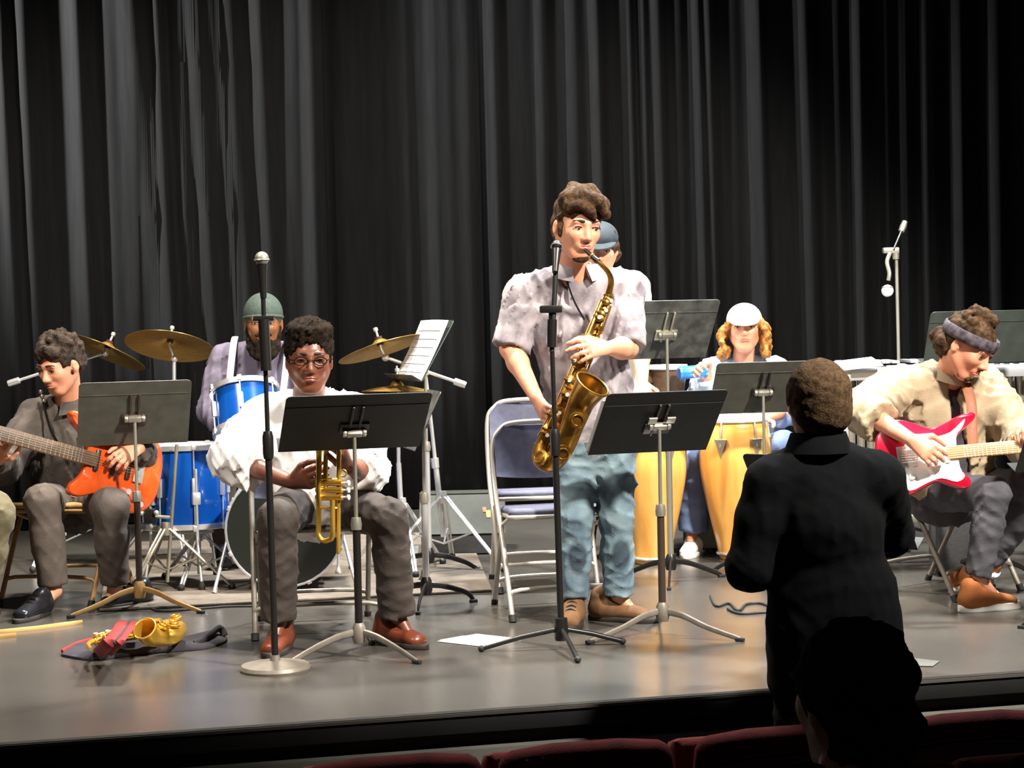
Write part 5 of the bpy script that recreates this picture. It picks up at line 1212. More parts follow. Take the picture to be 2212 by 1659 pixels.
for y_, d_ in ((640, 7.441), (690, 7.445), (742, 7.468), (795, 7.478)): MB(off).lathe([(0, 0), (0.006, 0), (0.005, 0.004), (0, 0.004)], 10, P(1239 + (y_ - 640) * 0.06, y_, d_), (0, -1, 0), (0, 0, 1)).build('button', 'mic_grey', sh)
trousers(root, J, 'jeans_faded', 0.008, 0.008, 21, 0.006, (0.98, 0.98), 0.012, 0.45, 'jeans', gl=-0.002)
def stains(m, spots, col):   # worn darker patches on the cloth itself
    nt = m.node_tree; b = nt.nodes['Principled BSDF']; tc = nt.nodes.new('ShaderNodeTexCoord'); cur = b.inputs['Base Color'].links[0].from_socket
    for c, r in spots:
        s1 = nt.nodes.new('ShaderNodeVectorMath'); s1.operation = 'SUBTRACT'; nt.links.new(tc.outputs['Object'], s1.inputs[0]); s1.inputs[1].default_value = c
        s2 = nt.nodes.new('ShaderNodeVectorMath'); s2.operation = 'DIVIDE'; nt.links.new(s1.outputs[0], s2.inputs[0]); s2.inputs[1].default_value = r
        s3 = nt.nodes.new('ShaderNodeVectorMath'); s3.operation = 'LENGTH'; nt.links.new(s2.outputs[0], s3.inputs[0])
        mr = nt.nodes.new('ShaderNodeMapRange'); mr.inputs['From Min'].default_value = 1.1; mr.inputs['From Max'].default_value = 0.75; nt.links.new(s3.outputs['Value'], mr.inputs['Value'])
        mx = nt.nodes.new('ShaderNodeMix'); mx.data_type = 'RGBA'; nt.links.new(mr.outputs['Result'], mx.inputs['Factor']); nt.links.new(cur, mx.inputs[6]); mx.inputs[7].default_value = lin(col); cur = mx.outputs[2]
    nt.links.new(cur, b.inputs['Base Color'])
stains(M_['jeans_faded'], [(lerp(J['K' + q], J['A' + q], 0.46) + Vector((0.01, -0.06, 0)) - off, (0.042, 0.06, 0.075)) for q in 'LR'], '#33424c')
shoe(root, J['AL'], J['TL'], 'suede_tan', 'sole_dark', lace='sole_dark')
shoe(root, J['AR'], J['TR'], 'suede_tan', 'sole_dark', L=0.30, lace='sole_dark')
hp = [hd.e(0, -0.07, 0.15, 0.35, 0.425, 0.40, 0.05), hd.e(0, -0.22, -0.08, 0.30, 0.25, 0.24, 0.08), neg(hd.e(0.02, 0.45, -0.16, 0.30, 0.38, 0.40, 0.03)), neg(hd.e(0, 0.12, -0.42, 0.5, 0.38, 0.27, 0.03))]
hp += tuft(hd, [(-0.22, 0.10, 0.42), (-0.05, 0.28, 0.50), (0.14, 0.36, 0.42), (0.26, 0.34, 0.27)], 0.15, 0.07, 0.06) + tuft(hd, [(-0.1, -0.05, 0.5), (0.12, 0.12, 0.52), (0.28, 0.22, 0.38), (0.36, 0.22, 0.22)], 0.15, 0.07, 0.06) + tuft(hd, [(-0.25, 0.2, 0.34), (-0.1, 0.36, 0.36), (0.04, 0.42, 0.27), (0.1, 0.42, 0.18)], 0.10, 0.04, 0.04)
for q in (-1, 1): hp += tuft(hd, [(q * 0.315, 0.06, 0.15), (q * 0.315, 0.07, 0.0), (q * 0.30, 0.08, -0.12)], 0.05, 0.03, 0.03)
hp += EAR(hd); hair(root, hp, 'hair_brown', 4, 0.0035, 90)
bp = [hd.e(0, 0.235, -0.43, 0.14, 0.12, 0.085, 0.04)] + [hd.c((q * 0.24, 0.02, -0.24), (q * 0.12, 0.22, -0.41), 0.045, 0.05, 0.04) for q in (-1, 1)]
hair(root, bp, 'hair_brown', 5, 0.002, 120, 0.0055, 'beard')

# ---------------- trumpeter
J = JJ(C=(668, 778, 7.32), N=(668, 872, 7.42), SL=(568, 905, 7.46), SR=(764, 900, 7.46), EL=(498, 990, 7.30), ER=(790, 1018, 7.34), WL=(632, 1042, 7.12), WR=(752, 1008, 7.12),
       HL=(645, 1088, 7.46), HR=(735, 1088, 7.46), KL=(600, 1122, 7.02), KR=(838, 1120, 7.06), AL=(602, 1340, 7.04), AR=(858, 1328, 7.10), TL=G(578, 1424), TR=G(922, 1404))
hl = hand_prims(J['WL'], P(695, 1028, 7.02) - J['WL'], (0.15, 0.8, 0.15), 1.08, 1, (0.55, 0.55, 0.6, 0.65), 0.6, 0.05, 0.5)
hr = hand_prims(J['WR'], P(736, 962, 7.06) - J['WR'], (-0.9, 0.2, 0.0), 1.08, 1, (0.6, 0.6, 0.65, 0.7), 0.6, 0.05, 0.5)
root, hd = person('young man in a white shirt and glasses sitting with a trumpet on his lap', J, (0.16, -1, -0.06), 0.262, 'skin_dark', (hl, hr), (0.02, 0, 1), 0.0058, neck=0.062)
face_parts(hd, root, 'lip_dark')
shirt(root, J, 'shirt_white', 0.024, ('fore', 'fore'), P(692, 1085, 7.44), seed=31, amp=0.006, h=0.0085, sg=0.016, neckcut=(J['N'] - Vector((0, 0.0, 0.03)), J['N'] + Vector((0.02, -0.07, 0.09)), 0.035, 0.06))
collar_ring(root, J['N'] + Vector((0, 0, 0.0)), hd, 'shirt_white', 0.074, 0.045)
trousers(root, J, 'trouser_dark', 0.012, 0.0085, 41, 0.005, (1.0, 1.0), 0.012, 0.3, gl=0.0)
shoe(root, J['AL'], J['TL'], 'leather_brown', 'sole_dark', lace='sole_dark'); shoe(root, J['AR'], J['TR'], 'leather_brown', 'sole_dark', lace='sole_dark')
hp = [hd.e(0, -0.08, 0.24, 0.37, 0.43, 0.40, 0.05), hd.e(0, -0.22, -0.05, 0.315, 0.24, 0.26, 0.08), hd.e(0, 0.04, 0.46, 0.34, 0.32, 0.17, 0.10), neg(hd.e(0, 0.46, -0.12, 0.30, 0.36, 0.40, 0.03)), neg(hd.e(0, 0.12, -0.42, 0.5, 0.38, 0.27, 0.03))]
for q in (-1, 1): hp += tuft(hd, [(q * 0.32, 0.04, 0.16), (q * 0.315, 0.06, 0.0)], 0.045, 0.03, 0.03)
hp += [neg(hd.e(q * 0.13, 0.5, 0.10, 0.16, 0.32, 0.19, 0.015)) for q in (-1, 1)] + [neg(hd.e(0, 0.5, 0.10, 0.2, 0.32, 0.185, 0.015))] + EAR(hd); hair(root, hp, 'hair_black', 7, 0.0045, 210, 0.005)
off = root.location; gl = MB(off)
R = rot_cols(hd.s, hd.f, hd.u)
gs = MB(off)
for q in (-1, 1):
    ring = [hd.at(q * 0.145 + 0.095 * math.cos(a) * 1.0, 0.428 - 0.02 * abs(math.cos(a)), 0.015 + 0.062 * math.sin(a)) for a in [2 * math.pi * i / 20 for i in range(21)]]
    gs.tube(ring, 0.0022, 6, False)
    gs.tube([hd.at(q * 0.24, 0.41, 0.03), hd.at(q * 0.335, 0.2, 0.03), hd.at(q * 0.35, -0.03, 0.02)], 0.0022, 6)
gs.tube(smooth_path([hd.at(-0.05, 0.43, 0.02), hd.at(0, 0.45, 0.035), hd.at(0.05, 0.43, 0.02)], 4), 0.0022, 6)
gs.build('glasses_frame', 'hair_black', root)

# ---------------- drummer
J = JJ(C=(569, 698, 9.55), N=(566, 756, 9.66), SL=(490, 778, 9.72), SR=(646, 778, 9.72), EL=(462, 885, 9.66), ER=(672, 890, 9.66), WL=(505, 935, 9.40), WR=(640, 935, 9.40),
       HL=(535, 1003, 9.72), HR=(600, 1003, 9.72), KL=(478, 1018, 9.30), KR=(662, 1018, 9.30), AL=(478, 1180, 9.40), AR=(660, 1180, 9.36), TL=G(470, 1222), TR=G(668, 1220))
hl = hand_prims(J['WL'], (0.6, -0.8, -0.1), (0, 0, -1), 1.05, -1, (0.9, 0.9, 0.9, 0.9), 0.7); hr = hand_prims(J['WR'], (-0.6, -0.8, -0.1), (0, 0, -1), 1.05, 1, (0.9, 0.9, 0.9, 0.9), 0.7)
root, hd = person('bearded drummer in a green beanie and suspenders behind the drum kit', J, (0.10, -1, -0.05), 0.282, 'skin_brown', (hl, hr), (0, 0, 1), 0.008)
face_parts(hd, root, 'lip_dark')
sh = shirt(root, J, 'shirt_mauve', 0.024, ('wrist', 'wrist'), P(567, 1000, 9.72), seed=51, amp=0.005, h=0.011, sg=0.012)
trousers(root, J, 'trouser_dark', 0.014, 0.011, 55)
for q in 'LR': shoe(root, J['A' + q], J['T' + q], 'leather_black', 'sole_dark', RZ)
hp = [hd.e(0, -0.06, 0.16, 0.36, 0.43, 0.40, 0.05), hd.e(0, -0.22, 0.0, 0.32, 0.26, 0.25, 0.08), neg(hd.e(0, 0.4, -0.36, 0.6, 0.5, 0.50, 0.02))]
sculpt('beanie', hp, 'beanie_green', root, 0.0065); off = root.location
MB(off).tube([hd.at(0.345 * math.sin(a), -0.05 + 0.415 * math.cos(a), 0.15 - 0.10 * (1 - math.cos(a)) / 2) for a in [2 * math.pi * i / 28 for i in range(29)]], 0.009, 8, False).build('beanie_cuff', 'beanie_green', root)
bp = [hd.c((q * 0.26, 0.02, -0.08), (q * 0.2, 0.18, -0.42), 0.07, 0.11, 0.06) for q in (-1, 1)] + [hd.e(0, 0.24, -0.50, 0.26, 0.17, 0.20, 0.08), hd.c((-0.13, 0.38, -0.20), (0.13, 0.38, -0.20), 0.032, None, 0.02), hd.c((-0.12, 0.34, -0.34), (0.12, 0.34, -0.34), 0.06, None, 0.04)]
hair(root, bp, 'hair_black', 13, 0.003, 140, 0.0065, 'beard')
for pts in ([P(508, 728, 9.70), P(505, 740, 9.58), P(499, 790, 9.555), P(494, 850, 9.575), P(492, 930, 9.59)], [P(622, 732, 9.70), P(622, 745, 9.58), P(617, 800, 9.555), P(610, 860, 9.57), P(606, 930, 9.59)]):
    MB(off).tube(smooth_path(pts, 5), 0.017, 8, True, 0.25, (1, 0, 0)).build('suspender', 'strap_white', root)

# ---------------- orange guitar player (far left)
J = JJ(C=(130, 788, 8.38), N=(146, 872, 8.50), SL=(78, 902, 8.50), SR=(205, 892, 8.58), EL=(8, 1010, 8.30), ER=(305, 985, 8.48), WL=(-2, 992, 8.02), WR=(300, 968, 8.24),
       HL=(118, 1088, 8.58), HR=(198, 1085, 8.60), KL=(92, 1084, 8.12), KR=(238, 1092, 8.08), AL=(118, 1276, 8.16), AR=(248, 1268, 8.22), TL=G(34, 1348), TR=G(212, 1318))
hl = hand_prims(J['WL'], P(14, 925, 7.92) - J['WL'], (0.5, 0.7, 0.1), 1.05, -1, (0.5, 0.55, 0.6, 0.6), 0.5, 0.1)
hr = hand_prims(J['WR'], P(248, 996, 8.12) - J['WR'], (-0.2, 0.7, -0.5), 1.05, -1, (0.45, 0.5, 0.55, 0.6), 0.4, 0.12)
root, hd = person('curly-haired man in a dark knit top playing an orange guitar', J, (-0.5, -0.85, -0.36), 0.255, 'skin_light', (hl, hr), (0.02, 0, 1), 0.0062)
face_parts(hd, root, 'lip_light', gaze=-0.01)
shirt(root, J, 'knit_brown', 0.022, ('wrist', 'wrist'), P(158, 1080, 8.55), 'sweater', 61, 0.005, sg=0.01, h=0.009, neckcut=(J['N'] - Vector((0, 0.0, 0.04)), J['N'] + Vector((0.0, -0.07, 0.08)), 0.04, 0.065))
collar_ring(root, J['N'] + Vector((0, 0, -0.006)), hd, 'knit_brown', 0.072, 0.036)
trousers(root, J, 'trouser_taupe', 0.015, 0.009, 65, 0.004, (0.93, 0.93), 0.006, 0.3)
for q in 'LR': shoe(root, J['A' + q], J['T' + q], 'leather_black', 'sole_dark', 0, 0.29, 0.042, 0.03, 0.02, 'hair_black')
hp = [hd.e(0, -0.08, 0.18, 0.37, 0.43, 0.40, 0.05), hd.e(0, -0.24, -0.05, 0.33, 0.24, 0.25, 0.08), neg(hd.e(0, 0.46, -0.16, 0.29, 0.36, 0.40, 0.03)), neg(hd.e(0, 0.12, -0.42, 0.5, 0.38, 0.27, 0.03))]
rnd = random.Random(5)
for k in range(26):
    a = rnd.uniform(0, 6.28); b = rnd.uniform(0.25, 1.1); s_, f_, u_ = math.sin(b) * math.cos(a) * 0.34, -0.04 + math.sin(b) * math.sin(a) * 0.42, 0.2 + math.cos(b) * 0.36
    hp.append(hd.e(s_, f_, u_, 0.10, 0.10, 0.09, 0.03))
for k in range(7): hp.append(hd.e(-0.2 + 0.07 * k, 0.34 - 0.5 * (k - 3) ** 2 * 0.02, 0.30 + 0.02 * (k % 2), 0.075, 0.075, 0.075, 0.03))
for q in (-1, 1): hp += tuft(hd, [(q * 0.32, 0.05, 0.15), (q * 0.315, 0.07, -0.1)], 0.05, 0.03, 0.03)
hp += EAR(hd); hair(root, hp, 'hair_curly_dark', 17, 0.006, 95)
off = root.location
MB(off).tube(smooth_path([P(88, 842, 8.44), P(96, 880, 8.40), P(110, 930, 8.36), P(128, 962, 8.30)], 4), 0.012, 8, True, 0.35).build('guitar_strap', 'tube_black', root)
for x_, y_ in ((88, 846), (91, 856), (95, 866)): MB(off).ball(P(x_, y_, 8.41), 0.011, 8).build('strap_stud', 'nickel', root, 180)

# ---------------- neighbour cut by the left edge
J = JJ(C=(-150, 760, 7.7), N=(-140, 850, 7.8), SL=(-245, 880, 7.8), SR=(-45, 880, 7.82), EL=(-270, 1010, 7.65), ER=(-60, 1020, 7.7), WL=(-190, 1070, 7.4), WR=(-90, 1085, 7.4),
       HL=(-190, 1095, 7.85), HR=(-95, 1095, 7.85), KL=(-230, 1100, 7.35), KR=(-22, 1110, 7.35), AL=(-235, 1320, 7.42), AR=(-62, 1318, 7.42), TL=G(-260, 1385), TR=G(-150, 1378))
hl = hand_prims(J['WL'], (0.4, -0.8, -0.4), (0, 0, -1), 1.0, -1); hr = hand_prims(J['WR'], (-0.2, -0.8, -0.5), (0, 0, -1), 1.0, 1)
root, hd = person('seated person at the left edge, only an olive trouser leg in view', J, (0.3, -1, -0.1), 0.245, 'skin_light', (hl, hr), (0, 0, 1), 0.009)
face_parts(hd, root, 'lip_light')
shirt(root, J, 'knit_brown', 0.02, ('wrist', 'wrist'), P(-142, 1085, 7.83), 'sweater', 71, h=0.012); trousers(root, J, 'trouser_olive', 0.02, 0.011, 75, 0.005, gl=0.014)
for q in 'LR': shoe(root, J['A' + q], J['T' + q], 'leather_black', 'sole_dark')
hair(root, cap_hair(hd, 0.035), 'hair_curly_dark', 19, 0.004, 100, 0.008)
loc = Vector((root.location.x, root.location.y, 0)); folding_chair('metal folding chair of the neighbour at the left edge', loc + Vector((0, 0.0, 0)), 4, 'chair_tan', 'chair_tan', backh=0.76)

# ---------------- percussionist behind the saxophonist
J = JJ(C=(1297, 538, 9.40), N=(1298, 598, 9.46), SL=(1228, 628, 9.46), SR=(1368, 626, 9.46), EL=(1218, 740, 9.40), ER=(1385, 748, 9.36), WL=(1290, 830, 9.14), WR=(1388, 828, 9.10),
       HL=(1268, 900, 9.52), HR=(1332, 900, 9.52), KL=(1262, 1060, 9.46), KR=(1345, 1060, 9.46), AL=(1262, 1178, 9.58), AR=(1360, 1176, 9.56), TL=G(1255, 1214), TR=G(1392, 1212))
hl = hand_prims(J['WL'], (0.5, -0.8, -0.3), (0, 0, -1), 1.05, -1, (0.3, 0.3, 0.3, 0.3), 0.3); hr = hand_prims(J['WR'], (0.0, -0.85, -0.5), (0, 0.3, -1), 1.1, 1, (0.2, 0.2, 0.2, 0.25), 0.3, 0.15)
root, hd = person('percussionist in a white tee and slate cap behind the saxophonist', J, (-0.1, -1, -0.22), 0.25, 'skin_light', (hl, hr), (0, 0, 1), 0.0075)
face_parts(hd, root, 'lip_light')
shirt(root, J, 'shirt_white', 0.022, ('elbow', 'elbow'), P(1300, 915, 9.5), 't_shirt', 81, 0.005, h=0.011, sg=0.01); trousers(root, J, 'trouser_dark', 0.014, 0.011, 85)
for q in 'LR': shoe(root, J['A' + q], J['T' + q], 'canvas_red', 'sole_white', lace='sole_white')
hair(root, cap_hair(hd, 0.04) + [hd.e(q * 0.30, -0.15, -0.12, 0.09, 0.16, 0.2, 0.06) for q in (-1, 1)], 'hair_brown', 23, 0.005, 90, 0.0065)
cp = [hd.e(0, -0.04, 0.22, 0.37, 0.44, 0.34, 0.04), half(hd.at(0, 0, 0.15), -hd.u)]
kp = sculpt('cap', cp, 'cap_slate', root, 0.0065); off = root.location
MB(off).prism([(0.34 * hd.H * math.cos(a), (0.40 if math.sin(a) > 0 else 0.0) * hd.H * math.sin(a)) for a in [2 * math.pi * i / 24 for i in range(24)]], hd.at(0, 0.30, 0.17), hd.s, (hd.f - hd.u * 0.15).normalized(), hd.u, 0.012, 0.003).build('brim', 'cap_slate', kp)

# ---------------- hand drummer in the white cap
J = JJ(C=(1608, 712, 9.86), N=(1606, 782, 9.96), SL=(1545, 812, 10.0), SR=(1674, 806, 10.0), EL=(1512, 868, 9.84), ER=(1708, 880, 9.9), WL=(1528, 812, 9.66), WR=(1650, 905, 9.66),
       HL=(1578, 985, 10.0), HR=(1640, 985, 10.0), KL=(1496, 990, 9.58), KR=(1692, 968, 9.58), AL=(1496, 1148, 9.60), AR=(1690, 1160, 9.66), TL=G(1480, 1208), TR=G(1700, 1212))
hl = hand_prims(J['WL'], (-0.35, -0.3, 0.25), (-0.2, -0.9, 0), 1.05, 1, (0.9, 0.9, 0.9, 0.9), 0.8, 0.05); hr = hand_prims(J['WR'], (-0.3, -0.8, -0.1), (0, 0, -1), 1.05, 1, (0.2, 0.2, 0.2, 0.25), 0.3, 0.15)
root, hd = person('long-haired hand drummer in a white cap and light blue shirt', J, (-0.12, -1, 0.10), 0.252, 'skin_light', (hl, hr), (0, 0, 1), 0.0072)
face_parts(hd, root, 'lip_light')
shirt(root, J, 'shirt_blue', 0.022, ('wrist', 'fore'), P(1608, 985, 10.0), seed=91, amp=0.006, h=0.011, sg=0.012); trousers(root, J, 'jeans_blue', 0.016, 0.010, 95, 0.005, gl=0.012, name='jeans')
for q in 'LR': shoe(root, J['A' + q], J['T' + q], 'canvas_white', 'sole_white', L=0.30, tall=0.08, lace='mic_grey')
hp = [hd.e(0, -0.1, 0.1, 0.36, 0.40, 0.36, 0.05)]
rnd = random.Random(9)
for q in (-1, 1):
    for k in range(9):
        s0 = q * (0.30 + 0.05 * rnd.random()); f0 = 0.16 - 0.07 * k; z0 = 0.12
        pts = [(s0, f0, z0)]
        for m in range(5): z0 -= 0.13; pts.append((q * (0.36 + 0.10 * rnd.random() + 0.03 * m * (1 if m < 3 else 0.4)), f0 + rnd.uniform(-0.06, 0.06), z0))
        hp += tuft(hd, pts, 0.075, 0.075, 0.03)
hp += [neg(hd.e(0, 0.46, -0.18, 0.29, 0.42, 0.50, 0.03))]
hair(root, hp, 'hair_blond', 29, 0.008, 80, 0.006)
cp = [hd.e(0, -0.03, 0.20, 0.38, 0.45, 0.37, 0.04), half(hd.at(0, 0, 0.14), -(hd.u + hd.f * 0.1))]
kp = sculpt('cap', cp, 'cap_white', root, 0.0065); off = root.location
MB(off).prism([(0.32 * hd.H * math.cos(a), (0.36 if math.sin(a) > 0 else 0.0) * hd.H * math.sin(a)) for a in [2 * math.pi * i / 24 for i in range(24)]], hd.at(0, 0.33, 0.17), hd.s, (hd.f - hd.u * 0.42).normalized(), (hd.u + hd.f * 0.42).normalized(), 0.012, 0.003).build('brim', 'cap_white', kp)
bs = G(1610, 1220); t, mb = rig('drum_stool', 'low stool under the hand drummer in the white cap', 'stool', bs)
mb().lathe([(0, 0), (0.15, 0.0), (0.165, 0.03), (0.16, 0.06), (0.1, 0.07), (0, 0.07)], 28, Vector((bs.x, 9.98, 0.37))).build('seat', 'amp_tolex', t)
for k in range(4):
    a = 0.8 + k * math.pi / 2; mb().tube([Vector((bs.x + 0.1 * math.cos(a), 9.98 + 0.1 * math.sin(a), 0.38)), Vector((bs.x + 0.17 * math.cos(a), 9.98 + 0.17 * math.sin(a), 0.01))], 0.011, 8).build('leg', 'chrome', t)
q0, q1 = P(1468, 806, 9.60), P(1524, 801, 9.63); t, mb = rig('shaker', 'bright blue cylindrical shaker held up by the capped hand drummer', 'shaker', q0)
d = (q1 - q0); L_ = d.length
mb().lathe([(0, 0), (0.028, 0.0), (0.034, 0.008), (0.034, L_ - 0.008), (0.028, L_), (0, L_)], 20, q0, d, (0, 0, 1)).build('tube', 'plastic_blue', t)
for u in (0.0, 0.96): mb().lathe([(0, -0.004), (0.036, -0.004), (0.037, 0.008), (0, 0.008)], 20, q0 + d * u, d, (0, 0, 1)).build('end_cap', 'plastic_blue', t)

# ---------------- bandana guitarist
J = JJ(C=(2090, 748, 7.74), N=(2052, 812, 7.88), SL=(1945, 838, 7.88), SR=(2128, 842, 7.98), EL=(1858, 884, 7.66), ER=(2205, 945, 7.82), WL=(1968, 950, 7.44), WR=(2238, 985, 7.52),
       HL=(2010, 1062, 7.98), HR=(2092, 1060, 8.02), KL=(2146, 1066, 7.62), KR=(2262, 1050, 7.72), AL=(2112, 1248, 7.62), AR=(2130, 1215, 7.90), TL=G(2204, 1312), TR=P(2072, 1218, 7.98))
hl = hand_prims(J['WL'], P(2020, 985, 7.40) - J['WL'], (0.2, 0.8, -0.3), 1.08, 1, (0.45, 0.55, 0.65, 0.7), 0.5, 0.08)
hr = hand_prims(J['WR'], P(2215, 950, 7.42) - J['WR'], (0.3, 0.6, 0.5), 1.05, 1, (0.6, 0.6, 0.6, 0.6), 0.5, 0.1)
root, hd = person('guitarist in a bandana and tan jacket bent over a red guitar', J, (0.60, -0.58, -0.56), 0.262, 'skin_light', (hl, hr), (0.25, -0.1, 1), 0.0062)
face_parts(hd, root, 'lip_light')
off = root.location
shirt(root, J, 'tee_dark', 0.012, ('none', 'none'), P(2050, 1075, 8.0), 't_shirt', 101, 0.004, h=0.010, neckcut=(J['N'] - Vector((0, 0.0, 0.03)), J['N'] + Vector((0.05, -0.06, 0.08)), 0.035, 0.06))
fr = J['N'] + Vector((0.1, -0.16, -0.3))
gap = [neg(es(P(2078, 830, 7.72), P(2082, 1000, 7.80), 0.018, 0.16, 0.05, 0.16, (1, 0.2, 0), 0.01)), neg(rc(J['N'] + Vector((0.02, -0.02, -0.02)), J['N'] + Vector((0.06, -0.10, 0.06)), 0.05, 0.07, 0.01))]
jk = shirt(root, J, 'jacket_tan', 0.030, ('fore', 'wrist'), P(2050, 1030, 7.98), 'jacket', 105, 0.006, h=0.0085, sg=0.010, open_front=gap, pel=False)
collar_ring(root, J['N'] + Vector((0.0, 0, 0.0)), hd, 'jacket_tan', 0.082, 0.04)
MB(off).tube(smooth_path([P(2086, 828, 7.76), P(2098, 870, 7.70), P(2100, 930, 7.64), P(2104, 985, 7.56)], 4), 0.022, 8, True, 0.2, (1, 0, 0)).build('guitar_strap', 'strap_brown', root)
trousers(root, J, 'jeans_grey', 0.010, 0.009, 111, 0.005, (0.98, 0.98), 0.004, 0.3, 'jeans', gl=-0.004)
shoe(root, J['AL'], J['TL'], 'canvas_orange', 'sole_white', lace='sole_white', L=0.29, sole_h=0.03)
A_, T_ = J['AR'], J['TR']; d = (T_ - A_).normalized()
s2 = sculpt('shoe', [es(A_ + d * -0.03, A_ + d * 0.15 - Vector((0, 0, 0.07)), 0.042, 0.046, 0.042, 0.03, (0.3, 1, 0), 0.02), rc(A_, A_ + Vector((0, 0, 0.04)), 0.046, 0.045, 0.02)], 'canvas_orange', root, 0.006)
MB(off).tube([A_ - d * 0.05 - Vector((0, 0, 0.05)), A_ + d * 0.05 - Vector((0, 0, 0.085)), A_ + d * 0.16 - Vector((0, 0, 0.11))], 0.042, 10, True, 0.3, (0.3, 1, 0)).build('sole', 'sole_white', s2)
hp = [hd.e(0, -0.07, 0.17, 0.365, 0.43, 0.39, 0.05), hd.e(0, -0.26, -0.12, 0.32, 0.26, 0.27, 0.08), neg(hd.e(0, 0.46, -0.14, 0.33, 0.34, 0.38, 0.03)), neg(hd.e(0, 0.14, -0.44, 0.5, 0.38, 0.27, 0.03))]
rnd = random.Random(15)
for k in range(18): a = rnd.uniform(0, 6.28); b = rnd.uniform(0.1, 0.9); hp.append(hd.e(math.sin(b) * math.cos(a) * 0.34, -0.05 + math.sin(b) * math.sin(a) * 0.40, 0.2 + math.cos(b) * 0.37, 0.09, 0.09, 0.09, 0.03))
for k in range(8): a = -2.6 + k * 0.3; hp.append(hd.e(math.cos(a) * 0.3, -0.1 + math.sin(a) * 0.42, -0.12 + 0.03 * (k % 3), 0.1, 0.1, 0.13, 0.03))
hp += EAR(hd); hair(root, hp, 'hair_brown', 31, 0.006, 90)
bp = [hd.c((q * 0.25, 0.02, -0.16), (q * 0.13, 0.22, -0.42), 0.04, 0.05, 0.04) for q in (-1, 1)] + [hd.c((-0.07, 0.31, -0.41), (0.07, 0.31, -0.41), 0.05, None, 0.03), hd.c((-0.08, 0.41, -0.19), (0.08, 0.41, -0.19), 0.015, None, 0.02)]
hair(root, bp, 'hair_brown', 33, 0.002, 120, 0.006, 'beard')
bn = [hd.at(0.385 * math.sin(a), -0.05 + 0.455 * math.cos(a), 0.17 + 0.06 * math.cos(a)) for a in [2 * math.pi * i / 32 for i in range(33)]]
MB(off).tube(bn, 0.026, 10, False, 0.28, hd.u).build('bandana', 'bandana', root)

# ---------------- conductor, seen from behind
J = JJ(C=(1766, 870, 5.63), N=(1768, 975, 5.61), SL=(1668, 1046, 5.60), SR=(1894, 1036, 5.60), EL=(1622, 1225, 5.59), ER=(1922, 1150, 5.77), WL=(1690, 1190, 5.81), WR=(1890, 1080, 5.93),
       HL=(1738, 1430, 5.61), HR=(1878, 1428, 5.61), KL=(1745, 1800, 5.61), KR=(1870, 1800, 5.61), AL=(1742, 2085, 5.59), AR=(1874, 2080, 5.59), TL=(1730, 2110, 5.77), TR=(1890, 2110, 5.77))
zf = housez_at(Vector((J['HL'].x, J['HL'].y, 0)))
for q in 'LR': J['A' + q].z = zf + 0.09; J['T' + q].z = zf; J['K' + q].z = zf + 0.52
hl = hand_prims(J['WL'], (0.5, 0.6, 0.4), (0.3, 0.3, -0.8), 1.05, 1, (0.6, 0.6, 0.6, 0.6), 0.5); hr = hand_prims(J['WR'], (-0.4, 0.6, 0.5), (-0.3, 0.3, -0.8), 1.05, -1, (0.6, 0.6, 0.6, 0.6), 0.5)
root, hd = person('conductor in a black jacket standing with back to the audience', J, (-0.12, 1, -0.03), 0.262, 'skin_light', (hl, hr), (0, 0, 1), 0.0075, loc=Vector((J['HL'].x + 0.07, J['HL'].y, zf)))
face_parts(hd, root, 'lip_light')
shirt(root, J, 'suit_black', 0.020, ('wrist', 'wrist'), P(1806, 1470, 5.61), 'jacket', 121, 0.002, h=0.010, sg=0.008, loose=0.0, depth=1.05)
collar_ring(root, J['N'] + Vector((0, 0, 0.01)), hd, 'suit_black', 0.078, 0.05)
trousers(root, J, 'suit_black', 0.018, 0.011, 125, gl=0.01)
for q in 'LR': shoe(root, J['A' + q], J['T' + q], 'leather_black', 'sole_dark', zf)
hp = [hd.e(0, -0.07, 0.10, 0.375, 0.45, 0.42, 0.05), hd.e(0, -0.24, -0.12, 0.33, 0.25, 0.28, 0.08), neg(hd.e(0, 0.46, -0.16, 0.30, 0.36, 0.40, 0.03)), neg(hd.e(0, 0.18, -0.44, 0.5, 0.38, 0.24, 0.03))]
hair(root, hp, 'hair_grey', 37, 0.0015, 150, 0.0065)

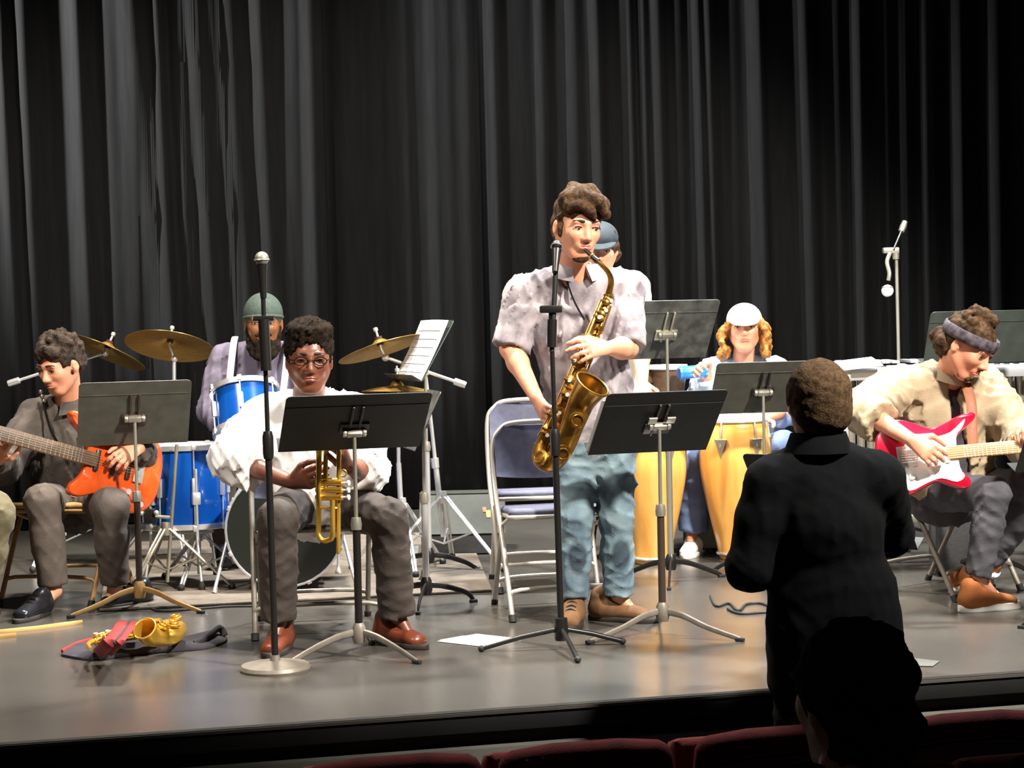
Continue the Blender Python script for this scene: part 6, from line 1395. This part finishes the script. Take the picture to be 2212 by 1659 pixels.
# ---------------- spectator near the camera
J = JJ(C=(1842, 1512, 2.86), N=(1836, 1690, 2.80), SL=(1610, 1830, 2.80), SR=(2070, 1830, 2.80), EL=(1560, 2150, 2.78), ER=(2130, 2150, 2.78), WL=(1640, 2300, 2.98), WR=(2050, 2300, 2.98),
       HL=(1760, 2420, 2.86), HR=(1930, 2420, 2.86), KL=(1720, 2350, 3.30), KR=(1960, 2350, 3.30), AL=(1720, 2700, 3.28), AR=(1960, 2700, 3.28), TL=(1715, 2750, 3.42), TR=(1965, 2750, 3.42))
zf = housez_at(Vector((J['HL'].x, 2.9, 0)))
for q in 'LR': J['H' + q].z = zf + 0.50; J['K' + q].z = zf + 0.50; J['A' + q].z = zf + 0.09; J['T' + q].z = zf; J['W' + q].z = zf + 0.62; J['E' + q].z = zf + 0.68
hl = hand_prims(J['WL'], (0.3, 0.9, -0.2), (0, 0, -1), 1.0, 1); hr = hand_prims(J['WR'], (-0.3, 0.9, -0.2), (0, 0, -1), 1.0, -1)
root, hd = person('dark-haired spectator seated in the foreground at lower right', J, (-0.42, 0.9, -0.02), 0.235, 'skin_light', (hl, hr), (0, 0, 1), 0.007, loc=Vector((J['HL'].x + 0.06, 2.86, zf)), neck=0.052)
face_parts(hd, root, 'lip_light')
shirt(root, J, 'suit_black', 0.02, ('wrist', 'wrist'), None, 'sweater', 131, 0.003, h=0.010); trousers(root, J, 'trouser_dark', 0.014, 0.011, 135)
for q in 'LR': shoe(root, J['A' + q], J['T' + q], 'leather_black', 'sole_dark', zf)
hp = [hd.e(0.0, -0.06, 0.14, 0.375, 0.45, 0.42, 0.05), hd.e(0.02, -0.26, -0.18, 0.34, 0.24, 0.30, 0.08), neg(hd.e(0, 0.46, -0.16, 0.30, 0.36, 0.40, 0.03)), neg(hd.e(0, 0.2, -0.46, 0.5, 0.36, 0.26, 0.03))]
hair(root, hp, 'hair_black', 41, 0.004, 120, 0.006)
place_seat(Vector((root.location.x, 2.80, zf - 0.02)), 'theatre seat holding the seated dark-haired spectator', yaw=-YAW)
